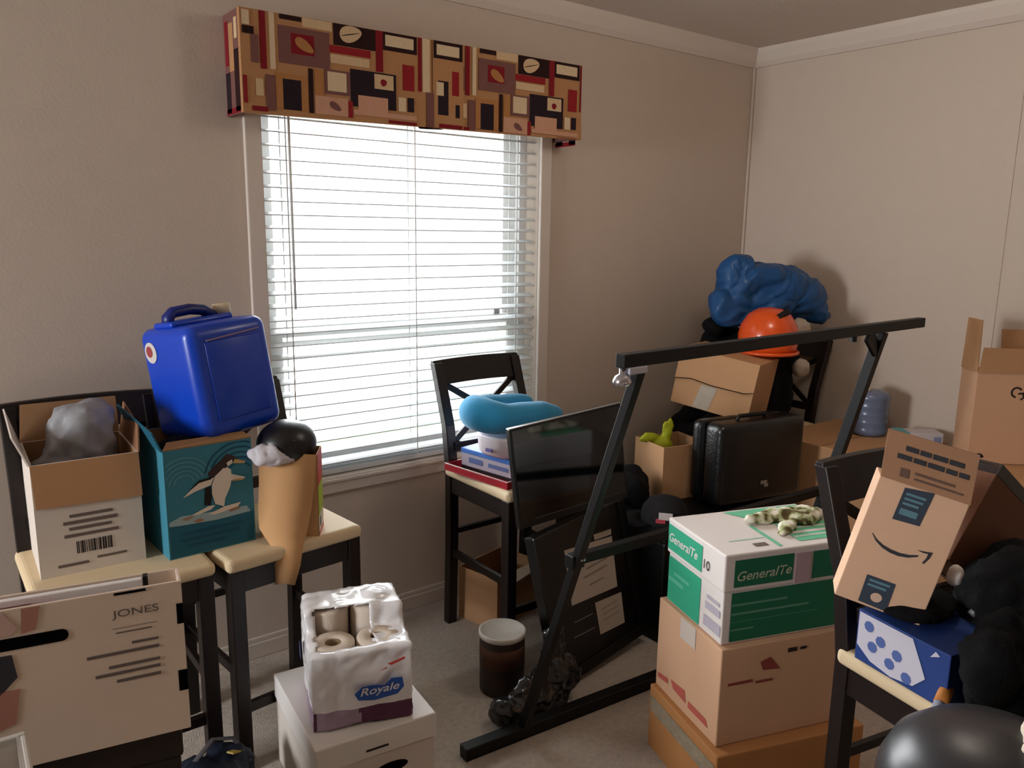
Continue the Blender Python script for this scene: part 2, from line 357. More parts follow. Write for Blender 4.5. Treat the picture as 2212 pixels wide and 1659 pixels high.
# ------------------------------------------------------------------ counter chairs
def make_chair(label, loc, yaw):
    t = thing('counter_chair', label, 'chair', (loc[0], loc[1], 0), yaw, group='matching dark counter chairs')
    w, d = .205, .205; L = .021
    MB().box(-w-.006, w+.006, -d-.006, d-.01, .608, .648).build('seat', cush_m, t, bevel=.016, seg=4)
    b = MB(); b.box(-w+.035, w-.035, -d+.006, -d+.028, .545, .612).box(-w+.035, w-.035, d-.028, d-.006, .545, .612).box(-w+.006, -w+.028, -d+.03, d-.03, .545, .612).box(w-.028, w-.006, -d+.03, d-.03, .545, .612)
    b.build('apron', wood_m, t, bevel=.002)
    for s in (-1, 1):
        MB().bar((s*(w-L), -d+L, 0), (s*(w-L), -d+L, .612), .041).build('leg', wood_m, t, bevel=.003)
    for s in (-1, 1):
        b = MB(); x = s*(w-L); h = .02
        pts = [(d-.01, 0), (d-L, .35), (d-L, .62), (d+.005, .80), (d+.085, 1.03)]
        vs = []
        for (y, z) in pts: vs += [(x-h, y-h, z), (x+h, y-h, z), (x+h, y+h*.8, z), (x-h, y+h*.8, z)]
        fs = [(3, 2, 1, 0), tuple(len(vs)-4+i for i in range(4))]
        for i in range(len(pts)-1):
            for j in range(4): fs.append((4*i+j, 4*i+(j+1) % 4, 4*i+4+(j+1) % 4, 4*i+4+j))
        b.add(vs, fs).build('leg', wood_m, t, bevel=.003)
    def yb(z): return d+.005+(z-.80)/.23*.08
    b = MB(); n = 8; vs = []
    for i in range(n+1):
        u = i/n*2-1; x = u*(w-.002); bow = .012*(1-u*u)
        for (dy, z) in ((-.011, .945), (.011, .945), (.011, 1.038), (-.011, 1.038)): vs.append((x, yb(z)+dy+bow, z+.004*(1-u*u)))
    fs = [(0, 1, 2, 3), tuple(4*n+i for i in (3, 2, 1, 0))]
    for i in range(n):
        for j in range(4): fs.append((4*i+j, 4*i+4+j, 4*i+4+(j+1) % 4, 4*i+(j+1) % 4))
    b.add(vs, fs).build('top_rail', wood_m, t, bevel=.003)
    MB().bar((-w+.03, yb(.72), .72), (w-.03, yb(.72), .72), .018, .035).build('lower_rail', wood_m, t, bevel=.002)
    for s in (-1, 1):
        MB().bar((s*(w-.035), yb(.95)+s*.004, .95), (-s*(w-.035), yb(.735)+s*.004, .735), .024, .012, upv=(0, 1, 0)).build('cross_slat', wood_m, t, bevel=.002)
    for s in (-1, 1):
        MB().bar((s*(w-L), -d+L, .30), (s*(w-L), d-L, .30), .016, .03).build('stretcher', wood_m, t, bevel=.002)
    MB().bar((-w+L, -d+L, .19), (w-L, -d+L, .19), .018, .03).build('stretcher', wood_m, t, bevel=.002)
    MB().bar((-w+L, d-L, .38), (w-L, d-L, .38), .016, .022).build('stretcher', wood_m, t, bevel=.002)
    return t
make_chair('dark brown counter chair holding the white open carton, left end of the window wall', (.383, 2.265), 0)
make_chair('dark brown counter chair under the brown paper bag, cream seat corner showing', (.806, 2.265), 6)
make_chair('dark brown counter chair with crossed back in front of the blind', (1.785, 2.265), 0)
make_chair('dark brown counter chair behind the parcel box with the arrow print', (1.706, .594), -12)
make_chair('dark brown counter chair in the corner under the blue plastic sack', (3.225, 2.26), -90)

# ------------------------------------------------------------------ things on the left chairs
FR, LF, TP = (1, 0, -1), (0, 0, -1), None
def topface(h): return (2, h, 1)
def open_carton(t, W, D, H, mo, mi, th=.005, name='carton_body'):
    b = MB()
    b.box(0, W, 0, D, 0, th).box(0, W, 0, th, th, H).box(0, W, D-th, D, th, H).box(0, th, th, D-th, th, H).box(W-th, W, th, D-th, th, H)
    o = b.build(name, [mo, mi], t)
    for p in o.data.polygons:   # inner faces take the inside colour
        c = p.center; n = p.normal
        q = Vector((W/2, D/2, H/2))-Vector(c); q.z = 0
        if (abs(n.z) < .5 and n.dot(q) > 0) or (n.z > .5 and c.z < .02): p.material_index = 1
    return o
def quad_slab(pts, th=.004):
    V = [Vector(p) for p in pts]; n = (V[1]-V[0]).cross(V[2]-V[0]).normalized()*th; k = len(V)
    vs = V+[p+n for p in V]
    fs = [tuple(range(k-1, -1, -1)), tuple(range(k, 2*k))]+[(i, (i+1) % k, k+(i+1) % k, k+i) for i in range(k)]
    return MB().add(vs, fs)

t = thing('white_carton', 'open white carton with grey plastic bag inside and brown flap folded down', 'box', (.205, 2.197, .648), -1.9)
W, D, H = .246, .265, .298
body = open_carton(t, W, D, H, wbox_m, cardin_m)
quad_slab([(.0, -.004, H), (W, -.004, H), (W+.002, -.006, H-.118), (.004, -.006, H-.112)]).build('flap', card_m, t)
quad_slab([(0, D, H), (.01, D+.02, H+.10), (W, D+.02, H+.10), (W, D, H)]).build('flap', cardin_m, t)
quad_slab([(0, .0, H), (-.028, .03, H+.07), (-.028, D-.01, H+.10), (0, D, H)]).build('flap', wbox_m, t)
quad_slab([(W, .0, H), (W, D, H), (W+.012, D-.02, H+.09), (W+.012, .05, H+.06)]).build('flap', card3_m, t)
lines = [(.075, .175, .150, .158), (.06, .185, .132, .141), (.072, .17, .116, .124), (.06, .185, .098, .106)]
decal('printed_text', [tuple(q) for q in lines]+[(.04, .11, .022, .029), (.13, .20, .030, .036)], FR, inkl_m, body)
bars = []
x = .085
while x < .165:
    ww = random.choice((.0015, .0025, .004)); bars.append((x, x+ww, .052, .085)); x += ww+random.choice((.0012, .002, .003))
decal('barcode', bars, FR, ink_m, body)
gb_m = mat('grey_plastic_film', '#8f8f94', .45, .4)
tag(blob('plastic_bag', [(.335, 2.33, .93, .085, .08, .13), (.30, 2.32, .85, .08, .09, .10), (.37, 2.34, 1.0, .05, .05, .06)], gb_m, voxel=.01, amp=.02, sc=9, ridge=.03, seed=2, zmin=.66), 'crumpled grey plastic bag standing up inside the open white carton', 'bag')
tag(blob('black_shoe', [(.37, 2.30, .88, .07, .05, .04, 15)], soft_m, voxel=.008, amp=.012, sc=15, seed=4), 'black shoe lying in the open white carton beside the grey plastic bag', 'shoe')

# carton with a penguin picture
teal_m = mat('teal_print', '#3b7f93', .55, .3, nscale=5, namt=.08)
teal_shade_m = mat('teal_shaded', '#1f5c72', .55, .3)  # darker teal copy: shade painted into the left flap
t = thing('teal_carton', 'teal carton printed with a running penguin, under the blue water jug', 'box', (.498, 2.136, .648), 3.2)
W, D, H = .238, .27, .302
open_carton(t, W, D, H, teal_m, cardin_m)
peng = {'s': '#1d5f77', 'd': '#17506a', 'l': '#5a93a3', 'p': '#e6d9c9', 'k': '#1b1716', 'h': '#3b2c2a', 'r': '#a08066', 'i': '#9db7bd', 'y': '#caa66d'}
pk = list(peng); pm = [mat('penguin_'+c, peng[c], .55, .3) for c in pk]
def pp(c, pts): return (pk.index(c), pts)
def arc(cx, cz, r, a0, a1, wd, n=14):
    o = [(cx+r*math.cos(a0+(a1-a0)*i/n), cz+r*math.sin(a0+(a1-a0)*i/n)) for i in range(n+1)]
    q = [(cx+(r-wd)*math.cos(a0+(a1-a0)*i/n), cz+(r-wd)*math.sin(a0+(a1-a0)*i/n)) for i in range(n, -1, -1)]
    return o+q
P = [pp('s', [(.004, .004), (.234, .004), (.234, .09), (.12, .085), (.004, .095)])]
for r in (.03, .042, .054, .066, .078): P.append(pp('l' if int(r*1000) % 24 else 'i', arc(.05, .20, r, .3, 3.0, .004)))
for r in (.04, .055, .07, .085, .1): P.append(pp('d', arc(.20, .20, r, .6, 2.9, .005)))
bmB = MB(); off = .0008
def clip(pts): return [(min(max(x, .003), W-.003), min(max(z, .003), H-.004)) for x, z in pts]
P += [pp('i', [(.005, .106), (.037, .117), (.115, .112), (.215, .109), (.227, .09), (.131, .086), (.036, .091), (.004, .094)]),
      pp('r', [(.034, .107), (.061, .113), (.072, .108), (.05, .101)]), pp('r', [(.065, .096), (.085, .101), (.098, .093), (.08, .088)]), pp('r', [(.16, .108), (.19, .112), (.2, .104), (.17, .1)]),
      pp('k', [(.103, .182), (.119, .185), (.12, .156), (.116, .131), (.098, .135)]),
      pp('p', [(.161, .234), (.176, .222), (.178, .196), (.171, .171), (.156, .142), (.152, .12), (.128, .132), (.121, .162), (.122, .188), (.132, .211)]),
      pp('h', [(.15, .252), (.161, .234), (.139, .216), (.123, .206), (.112, .221), (.134, .242)]),
      pp('p', [(.129, .208), (.087, .204), (.043, .166), (.076, .178), (.119, .188)]), pp('k', [(.129, .212), (.087, .207), (.055, .178), (.088, .2), (.12, .204)]),
      pp('h', [(.166, .268), (.188, .258), (.196, .248), (.177, .238), (.161, .228), (.146, .234), (.15, .252)]), pp('y', [(.188, .25), (.219, .238), (.215, .233), (.184, .238)]), pp('p', [(.165, .243), (.18, .25), (.183, .241), (.168, .232)]),
      pp('p', [(.176, .209), (.216, .193), (.209, .187), (.175, .191)]), pp('y', [(.18, .193), (.212, .19), (.209, .185), (.178, .188)]),
      pp('p', [(.063, .114), (.109, .13), (.128, .129), (.115, .119), (.081, .112)]), pp('p', [(.108, .107), (.152, .12), (.2, .123), (.19, .112), (.154, .106), (.126, .102)])]
P += [pp('d', (.035, .20, .062, .068)), pp('d', (.03, .19, .044, .05)), pp('d', (.05, .15, .026, .032))]
b = MB()
for i, (mi, pts) in enumerate(P):
    if len(pts) == 4 and not isinstance(pts[0], tuple): x0, x1, z0, z1 = pts; pts = [(x0, z0), (x1, z0), (x1, z1), (x0, z1)]
    pts = clip(pts); y = -.0008-.00006*i
    V = [Vector((x, y, z)) for x, z in pts]
    nn = sum((V[j].cross(V[(j+1) % len(V)]) for j in range(len(V))), Vector())
    if nn.y > 0: V.reverse()
    b.poly(V, mi)
pic = b.build('penguin_picture', pm, t)
quad_slab([(0, 0, H), (-.018, .01, H+.05), (-.03, D, H+.085), (0, D, H)]).build('flap', teal_shade_m, t)
quad_slab([(0, .0, H), (W, 0, H), (W-.01, .035, H+.01), (.02, .03, H+.012)]).build('flap', cardin_m, t)
tag(blob('dark_jacket', [(.61, 2.29, .86, .10, .10, .08), (.56, 2.25, .92, .06, .07, .03)], soft_m, voxel=.01, amp=.015, sc=12, seed=9), 'black clothing stuffed in the teal penguin carton below the blue jug', 'clothing')

# blue water jug
jug_m = mat('blue_jug_plastic', '#0a40bc', .32, .5, coat=.1)
jugd_m = mat('blue_jug_handle', '#0a1f6e', .4, .5)
t = thing('water_jug', 'large royal blue plastic water jug tilted on top of the teal carton', 'water jug', (.621, 2.153, .948), 15.3, (-6.7, -4.6))
W, D, H = .256, .263, .321
MB().box(0, W, 0, D, 0, H).build('jug_body', jug_m, t, smooth=True, bevel=.034, seg=6)
MB().box(.045, W-.04, -.004, .004, .05, H-.05).build('side_panel', jug_m, t, smooth=True, bevel=.003)
MB().box(.02, .215, .10, .20, H-.004, H+.014).build('neck_shoulder', jug_m, t, smooth=True, bevel=.008, seg=3)
MB().tube([(.038, .15, H+.002), (.042, .15, H+.026), (.058, .15, H+.038), (.11, .15, H+.040), (.15, .15, H+.032), (.18, .15, H+.010)], .021, 12, flat=.75).build('handle', jugd_m, t, smooth=True)
MB().lathe([(.026, 0), (.026, .028), (.023, .032), (0.001, .032)], (.212, .15, H+.010), 24).build('cap', mat('cap_cream', '#d9c9a8', .5), t, smooth=True)
o = MB().lathe([(.03, 0), (.03, .0015), (.001, .0015)], n=24, X=Matrix.Translation((-.0005, .20, .255)) @ Matrix.Rotation(R(-90), 4, 'Y')).lathe([(.016, .0016), (.016, .0022), (.001, .0022)], n=20, m=1, X=Matrix.Translation((-.0005, .205, .258)) @ Matrix.Rotation(R(-90), 4, 'Y')).build('sticker', [mat('sticker_white', '#cfc9c5', .5), mat('sticker_red', '#9c3a3e', .5)], t)
MB().bar((.05, -.0045, H-.045), (.22, -.0045, H-.036), .004, .004).build('level_line', mat('jug_line', '#8f7aa0', .5), t)

# brown paper bag with printed side
t = thing('paper_bag', 'brown paper bag with red and lime printed side and a long torn flap', 'bag', (.755, 2.153, .648), -31)
W, D, H = .162, .10, .245
kraft_m = mat('kraft_paper', '#c79a6c', .75, .2, nscale=10, namt=.06)
b = MB(); th = .002
b.box(0, W, 0, D, 0, th).box(0, W, 0, th, th, H).box(0, W, D-th, D, th, H).box(0, th, th, D-th, th, H).box(W-th, W, th, D-th, th, H)
b.build('bag_body', kraft_m, t)
vs = []; prof2 = [(.002, .160, .001, H+.004), (.0, .155, -.006, H-.08), (-.004, .145, -.014, H-.15), (.0, .135, -.03, .04), (.035, .125, -.062, .0), (.045, .118, -.078, -.05), (.045, .10, -.078, -.11)]
b = MB()
for (xa, xb, y, z) in prof2: vs += [(xa, y, z), ((xa+xb)/2, y-.004, z+.004), (xb, y, z-.004)]
n = len(prof2); fs = []
for i in range(n-1):
    for j in range(2): fs.append((3*i+j, 3*i+3+j, 3*i+4+j, 3*i+1+j))
b.add(vs, fs); o = b.build('torn_flap', kraft_m, t, smooth=True); q = o.modifiers.new('s', 'SOLIDIFY'); q.thickness = .002; q.offset = 1
sc_ = [mat('print_red', '#c2301f', .5), mat('print_lime', '#a9bd2a', .5), mat('print_white', '#d9d2c8', .5), ink_m]
decal('printed_side', [(0, (.0, D, .15, H)), (1, (.0, D, .06, .15)), (2, (.0, D, .012, .06)), (0, (.0, D, 0, .012)), (3, (.02, .05, .02, .05))], (0, W, 1), sc_, t)
t2 = thing('bowling_ball', 'black rounded ball poking out of the top of the brown paper bag', 'ball', (.845, 2.165, .915))
MB().lathe([(.001, -.085)]+[(.085*math.cos(a), .068*math.sin(a)) for a in [R(x) for x in range(-80, 81, 10)]]+[(.001, .068)], n=32).build('ball_shell', mat('black_satin', '#131013', .35, .5), t2, smooth=True)
MB().box(-.012, .018, -.078, -.074, .02, .026).build('pale_mark', mat('mark_grey', '#77727a', .5), t2)
tag(blob('white_cloth', [(.765, 2.12, .905, .045, .03, .03, -20), (.80, 2.118, .888, .05, .028, .02, -10)], mat('white_cloth', '#cfcbd2', .8, .2), voxel=.007, amp=.012, sc=18, ridge=.01, seed=3), 'small crumpled white cloth hanging over the rim of the paper bag', 'cloth')
tag(blob('beige_cloth', [(.915, 2.19, .90, .028, .03, .04)], mat('beige_cloth', '#c9a58e', .8, .2), voxel=.008, amp=.01, sc=18, seed=5), 'pale beige cloth beside the black ball in the paper bag', 'cloth')

# ------------------------------------------------------------------ foreground left
t = thing('file_box', 'buff cardboard file box lettered JONES with black slots, left foreground', 'box', (.071, 1.534, .569), -10.9)
W, D, H, x0 = .2955, .068, .306, -.30
b = MB(); th = .006
b.box(x0, W, 0, th, 0, H).box(x0, W, D-th, D, 0, H).box(x0, x0+th, th, D-th, 0, H).box(W-th, W, th, D-th, 0, H).box(x0+th, W-th, th, D-th, 0, th)
body = b.build('box_body', fbox_m, t, bevel=.0015)
sl = [(-.06+0, .10)]
r_ = .0115; zc = .242
pts = [(-.075, zc-r_), (.094, zc-r_)]+[(.094+r_*math.sin(a), zc-r_*math.cos(a)) for a in [R(x) for x in range(15, 180, 15)]]+[(.094, zc+r_), (-.075, zc+r_)]
decal('handle_slot', [pts], FR, slot_m, body)
decal('edge_slot', [(.182, .235, .2985, .3035)], FR, slot_m, body, off=.0014)
decal('edge_slot', [(.284, .2954, .221, .262)], FR, slot_m, body, off=.0014)
decal('edge_slot', [(.2795, .2954, .083, .126)], FR, slot_m, body, off=.0014)
text('lettering', 'JONES', .0185, inkl_m, body, (.176, -.0016, .2515), (1, 0, 0), (0, 0, 1), .078)
decal('printed_text', [(.175, .25, .2335, .2345), (.18, .24, .224, .2265), (.205, .25, .199, .204), (.13, .25, .183, .189), (.164, .25, .157, .163), (.141, .25, .143, .149), (.175, .25, .127, .133)], FR, inkl_m, body)
skin_m = mat('photo_skin', '#b07c6c', .6, .2, nscale=12, namt=.1)
decal('printed_photo', [(0, [(-.25, .012), (.012, .09), (.024, .156), (-.006, .155), (-.25, .12)]), (1, [(-.25, .13), (-.006, .15), (.022, .178), (.017, .222), (-.25, .225)]), (0, [(.038, .304), (.066, .304), (.056, .262), (.034, .257)]), (2, [(-.25, .304), (.008, .304), (.03, .27), (.02, .258), (-.25, .258)])], FR, [skin_m, mat('photo_dark', '#2a2730', .6), mat('photo_pale', '#c9a79b', .6)], body)
# contents seen over the rim
t = thing('picture_frame', 'white picture frame edge tucked inside the lettered file box', 'picture frame', (.071, 1.534, .585), -10.9)
MB().box(-.28, .232, .030, .042, 0, .294).build('frame', white_m, t, bevel=.002)
MB().box(.232, .240, .028, .044, 0, .298).build('dark_edge', blackp_m, t)
MB().box(-.10, .05, .026, .030, .262, .282).build('brown_strip', mat('strip_brown', '#6d4038', .6), t)
t = thing('red_folder', 'thin red folder edge standing inside the lettered file box', 'folder', (.071, 1.534, .585), -10.9)
MB().box(-.16, .085, .012, .018, 0, .284).build('cover', mat('folder_red', '#c0402c', .6), t, bevel=.001)
ch_m = mat('dark_trunk', '#2a211a', .6, .3, nscale=10, namt=.2)
t = thing('wooden_trunk', 'dark brown wooden trunk supporting the lettered file box', 'trunk', (.071, 1.534, 0), -10.9)
MB().box(-.33, .275, .022, .26, 0, .50).build('trunk_body', ch_m, t, bevel=.006)
MB().box(-.335, .28, .018, .265, .50, .569).build('trunk_lid', ch_m, t, bevel=.006)
# translucent tub at the bottom left
t = thing('plastic_tub', 'clear plastic tub with a white rim at the lower left corner', 'tub', (.08, 1.455, 0), -2)
tubm = mat('clear_plastic', '#cfc8c0', .3, .5, alpha=.55)
W, D, H = .42, .42, .68
b = MB(); th = .004; a = .012
b.box(-W, 0, -D, -D+th, .004, H).box(-W, 0, -th, 0, .004, H).box(-W, -W+th, -D+th, -th, .004, H).box(-th, 0, -D+th, -th, .004, H).box(-W, 0, -D, 0, 0, .004)
b.build('tub_wall', tubm, t)
MB().box(-W-a, a, -D-a, -D, H-.016, H).box(-W-a, a, 0, a, H-.016, H).box(-W-a, -W, -D, 0, H-.016, H).box(0, a, -D, 0, H-.016, H).build('rim', mat('rim_white', '#cfc9c2', .35), t, bevel=.004)
tag(blob('folded_clothes', [(-.13, 1.24, .25, .15, .16, .22), (-.10, 1.30, .42, .12, .10, .12)], mat('taupe_cloth', '#7d6c60', .9, .1), voxel=.014, amp=.02, sc=8, seed=11, zmin=.01), 'taupe clothing inside the clear plastic tub', 'clothing')
# navy bag on the floor
nav_m = mat('navy_nylon', '#10182a', .6, .3, nscale=14, namt=.3)
t = thing('navy_backpack', 'navy bag with a yellow tag on the carpet before the left chairs', 'bag', (.49, 1.88, 0))
blob('bag_cloth', [(0, 0, .09, .12, .11, .10), (.07, .06, .12, .05, .05, .07), (-.08, -.06, .08, .08, .08, .08)], nav_m, t, voxel=.012, amp=.022, sc=11, ridge=.02, seed=6, zmin=.001)
MB().bar((.065, .02, .185), (.10, .045, .165), .02, .004).build('yellow_tag', mat('tag_yellow', '#b69c3c', .6), t)
MB().tube([(-.02, .03, .19), (.04, .08, .2), (.09, .07, .19), (.12, .03, .13)], .008, 8, flat=.5).build('strap', mat('strap_grey', '#4a464a', .8), t, smooth=True)

# white file box with toilet tissue on it
t = thing('storage_box', 'white lidded storage box with oval hand hole under the tissue pack', 'box', (.687, 1.659, 0), -6.8)
W, D, H = .326, .40, .272
body = MB().box(.004, W-.004, .004, D-.004, 0, H-.07).build('box_body', wbox_m, t, bevel=.003)
MB().box(0, W, 0, D, H-.07, H).build('lid', mat('lid_white', '#e2dcd8', .6, .3), t, bevel=.004)
zc = .155; hw = .045; hh = .016
pts = [(.20+hw*math.cos(a)*1.0, zc+hh*math.sin(a)) for a in [R(x) for x in range(0, 360, 18)]]
decal('hand_hole', [pts], (1, .004, -1), slot_m, body)
MB().box(.13, .19, -.002, 0, H-.048, H-.043).build('printed_text', ink_m, t)
decal('red_line', [(.10, .31, H-.0665, H-.0655)], FR, mat('line_red', '#a86a6a', .6), body)
decal('green_mark', [(.05, .08, .17, .185)], (1, .004, -1), mat('mark_green', '#3f7a4d', .6), body)
film_m = mat('white_plastic_film', '#efedf0', .22, .5, coat=.3, nscale=9, namt=.03)
purp_m = mat('purple_print', '#5b2b4b', .35, .4); lil_m = mat('lilac_print', '#a690a6', .35, .4)
t = thing('tissue_pack', 'torn plastic pack of toilet tissue lying on the white storage box', 'tissue pack', (.71, 1.726, .275), -18.2)
def roundbox(x0, x1, y0, y1, z0, z1): return (x0, x1, y0, y1, z0, z1)
o = blob('plastic_wrap', [(.20, .20, .245, .05, .05, .03)], [film_m, purp_m, lil_m], t, voxel=.0075, amp=.006, sc=14, ridge=.006, seed=1, zmin=.001, boxes=[(.0, .256, .13, .262, 0, .262), (.0, .256, .0, .14, 0, .205)])
bm = bmesh.new(); bm.from_mesh(o.data)
def inhole(c):
    if c.z < .185: return False
    u, v = c.x, c.y
    w_ = .004*math.sin(u*90)+.004*math.sin(v*120)
    return (.02+w_ < u < .165+w_) and (.018 < v < .17+w_) and c.z < .262 and (v < .128 or c.z > .0)
bmesh.ops.delete(bm, geom=[f for f in bm.faces if inhole(f.calc_center_median()) and not (f.calc_center_median().y > .15)], context='FACES')
for f in bm.faces:
    c = f.calc_center_median()
    if c.z < .052 and c.y < .02: f.material_index = 2 if .01 < c.x < .12 else 1
    elif c.z < .04: f.material_index = 1 if c.x > .2 else 2
bm.to_mesh(o.data); bm.free()
q = o.modifiers.new('s', 'SOLIDIFY'); q.thickness = .001
blue_m = mat('logo_blue', '#2456b4', .35, .4)
decal('logo_badge', [[(.105, .095), (.115, .076), (.155, .070), (.215, .077), (.232, .095), (.228, .122), (.20, .124), (.182, .108), (.150, .113), (.125, .112)]], (1, -.012, -1), blue_m, t)
text('logo_lettering', 'Royale', .027, white_m, t, (.120, -.0138, .080), (1, 0, .05), (0, 0, 1), .100, shear=.25, bold=.01)
decal('red_swash', [[(.19, .165), (.235, .178), (.236, .171), (.20, .159)], [(.165, .148), (.19, .157), (.188, .152)]], (1, -.011, -1), mat('swash_red', '#d6564e', .4), t)
decal('logo_badge', [[(.16, .115), (.20, .115), (.205, .145), (.19, .16), (.165, .155), (.155, .13)]], (0, -.011, -1), mat('badge_navy', '#3a4f86', .4), t)
roll_m = mat('tissue_paper', '#d9cbbc', .95, .1, bump=.2, bscale=200); core_m = mat('core_card', '#8b7355', .8)
Mt = Matrix.Translation((.71, 1.726, .275)) @ Matrix.Rotation(R(-18.2), 4, 'Z')
for i, (x, y, z) in enumerate([(.064, .068, .105), (.180, .068, .105), (.064, .192, .150), (.180, .192, .150)]):
    p = Mt @ Vector((x, y, z))
    lab = ['toilet roll showing its core hole at the left of the torn pack', 'toilet roll under the glossy right side of the torn pack', 'toilet roll at the back left of the tear in the pack', 'toilet roll at the back right of the tear in the pack'][i]
    r = thing('toilet_roll', lab, 'toilet roll', p, 0, group='rolls in the torn tissue pack')
    MB().lathe([(.02, .0), (.054, .0), (.056, .004), (.056, .096), (.054, .1), (.022, .1), (.02, .096), (.02, .0)], n=28).build('paper', roll_m, r, smooth=True)
    MB().lathe([(.0195, .001), (.0195, .0985), (.018, .0985), (.018, .001), (.0195, .001)], n=24).build('core', core_m, r, smooth=True)

# ------------------------------------------------------------------ things on and by the crossed-back chair
t = thing('red_tray', 'shallow open red box lid under the blue game box on the chair', 'tray', (1.592, 2.085, .648), 8.2)
red_m = mat('red_gloss', '#a81c2b', .4, .4)
b = MB(); W, D, H, th = .30, .33, .026, .005
b.box(0, W, 0, D, 0, .003).box(0, W, 0, th, .003, H).box(0, W, D-th, D, .003, H).box(0, th, th, D-th, .003, H).box(W-th, W, th, D-th, .003, H)
b.build('tray_body', red_m, t, bevel=.001)
MB().box(0, W, -.0005, th, H, H+.002).box(0, th, th, D, H, H+.002).build('pale_edge', mat('tray_edge', '#c9b7b4', .5), t)
t = thing('game_box', 'blue topped white sided game box stacked on the red tray', 'box', (1.66, 2.095, .6525), 10)
MB().box(0, .28, 0, .30, 0, .012).build('black_base', blackp_m, t, bevel=.001)
body = MB().box(0, .28, 0, .30, .012, .060).build('side_panel', mat('game_side', '#b9b6c4', .5, .3), t, bevel=.001)
MB().box(-.002, .282, -.002, .302, .060, .078).build('lid', mat('game_blue', '#4a7fd6', .4, .4), t, bevel=.002)
decal('printed_text', [(.06, .16, .03, .045), (.19, .26, .028, .048)], (0, 0, -1), mat('ink_blue', '#5b6fa6', .5), body)
t = thing('white_container', 'white oval plastic container between the blue box and the neck pillow', 'container', (1.735, 2.24, .732), 10)
b = MB(); pr_ = []
vs = []
for (z, s) in ((0, .86), (.012, .95), (.07, 1.0), (.075, 1.0), (.078, .97)):
    for j in range(32):
        a = 2*math.pi*j/32; ca, sa = math.cos(a), math.sin(a)
        e = lambda v: math.copysign(abs(v)**.6, v)
        vs.append((.13*s*e(ca), .10*s*e(sa), z))
fs = [(i*32+j, i*32+(j+1) % 32, (i+1)*32+(j+1) % 32, (i+1)*32+j) for i in range(4) for j in range(32)]+[tuple(range(31, -1, -1)), tuple(128+j for j in range(32))]
b.add(vs, fs).build('container_body', mat('container_white', '#e6dfe6', .4), t, smooth=True)
MB().box(-.136, -.131, -.02, .01, .022, .034).build('small_mark', mat('mark_purple', '#6a5a9a', .5), t)
pil_m = mat('teal_blue_jersey', '#2f8dbb', .85, .15, sheen=.3, nscale=7, namt=.06, bump=.08, bscale=30)
t = thing('neck_pillow', 'teal blue neck pillow lying on the white container on the chair', 'neck pillow', (1.715, 2.24, .876), 0)
path = []; rad_ = []
for i in range(25):
    u = i/24
    if u < .38: q = u/.38; path.append((.215-.30*q, -.075-.012*math.sin(q*3), -.015+.012*q)); rad_.append(.058*(.55+.45*min(1, q*3))*(1+.1*math.sin(q*3)))
    elif u < .66:
        q = (u-.38)/.28; a = -math.pi/2-math.pi*q; path.append((-.095+.075*math.cos(a), .0+.078*math.sin(a), .0+.02*math.sin(q*3.14))); rad_.append(.062+.010*math.sin(q*math.pi))
    else: q = (u-.66)/.34; path.append((-.085+.26*q, .078, .012-.01*q)); rad_.append(.062*(1-.35*q*q))
b = MB(); b.tube([(.232, -.072, -.015)]+path+[(.19, .078, .0)], [.012]+rad_+[.01], 20)
o = b.build('cover', pil_m, t, smooth=True, sub=1)
for v in o.data.vertices:
    c = v.co; d = fbm(c+Vector((3, 1, 2)), 9)*.006
    if c.x < -.02: d += -.010*max(0, .3-abs(noise.noise(c*14)))
    v.co = c+v.normal*d
for v in o.data.vertices: v.co = Vector((v.co.x*.84, v.co.y*.86, v.co.z*.9))

# flat television leaning on the chair, resting on the dark panel
scr_m = mat('tv_glass', '#060607', .08, .6, coat=.3); bez_m = mat('tv_bezel', '#0a0a0b', .3, .5)
t = thing('television', 'black flat television with a silver top edge leaning against the chair', 'television', (1.549, 1.956, .553), -9.9, (-1.6, -6.6))
MB().box(0, .436, 0, .028, 0, .348).build('housing', bez_m, t, bevel=.003)
MB().box(.008, .428, -.0015, 0, .03, .341).build('screen', scr_m, t)
MB().box(0, .436, 0, .01, .348, .3505).build('silver_edge', mat('silver_edge', '#a7a4a6', .3, .5, metal=.8), t)
MB().box(.06, .43, -.002, 0, .026, .0275).build('gold_trim_line', mat('bezel_line', '#4b4432', .4), t)
t = thing('appliance_panel', 'black appliance with white paper notices taped on, leaning below the television', 'appliance', (1.635, 1.816, .002), 7.3, (-12.7, -3.8))
body = MB().box(0, .487, 0, .05, .012, .536).build('panel_body', mat('panel_black', '#0c0c0c', .3, .5), t, bevel=.006)
MB().box(.0, .487, -.006, 0, .012, .05).build('bottom_trim', black_m, t, bevel=.002)
MB().box(.445, .487, -.006, 0, .05, .53).build('side_trim', black_m, t, bevel=.002)
pap_m = mat('notice_paper', '#b3a79a', .8, .2)
FRp = (1, 0, -1)
decal('paper_notice', [[(.13, .451), (.386, .418), (.366, .233), (.117, .257)]], FRp, pap_m, body)
decal('paper_notice', [[(.233, .222), (.381, .206), (.37, .093), (.231, .105)]], FRp, pap_m, body)
decal('paper_notice', [[(.289, .455), (.388, .445), (.384, .425), (.29, .434)]], FRp, pap_m, body, off=.002)
decal('printed_text', [(.25, .32, .385, .392), (.22, .34, .35, .356), (.2, .33, .325, .33), (.22, .30, .29, .295), (.26, .35, .185, .188), (.26, .35, .165, .168), (.26, .35, .145, .148)], FRp, mat('ink_mid', '#857a72', .7), body, off=.0025)
decal('vent_line', [[(.113, .199), (.212, .193), (.212, .190), (.113, .196)], [(.1, .15), (.211, .142), (.211, .139), (.1, .147)]], FRp, mat('line_grey', '#8b857d', .5), body)

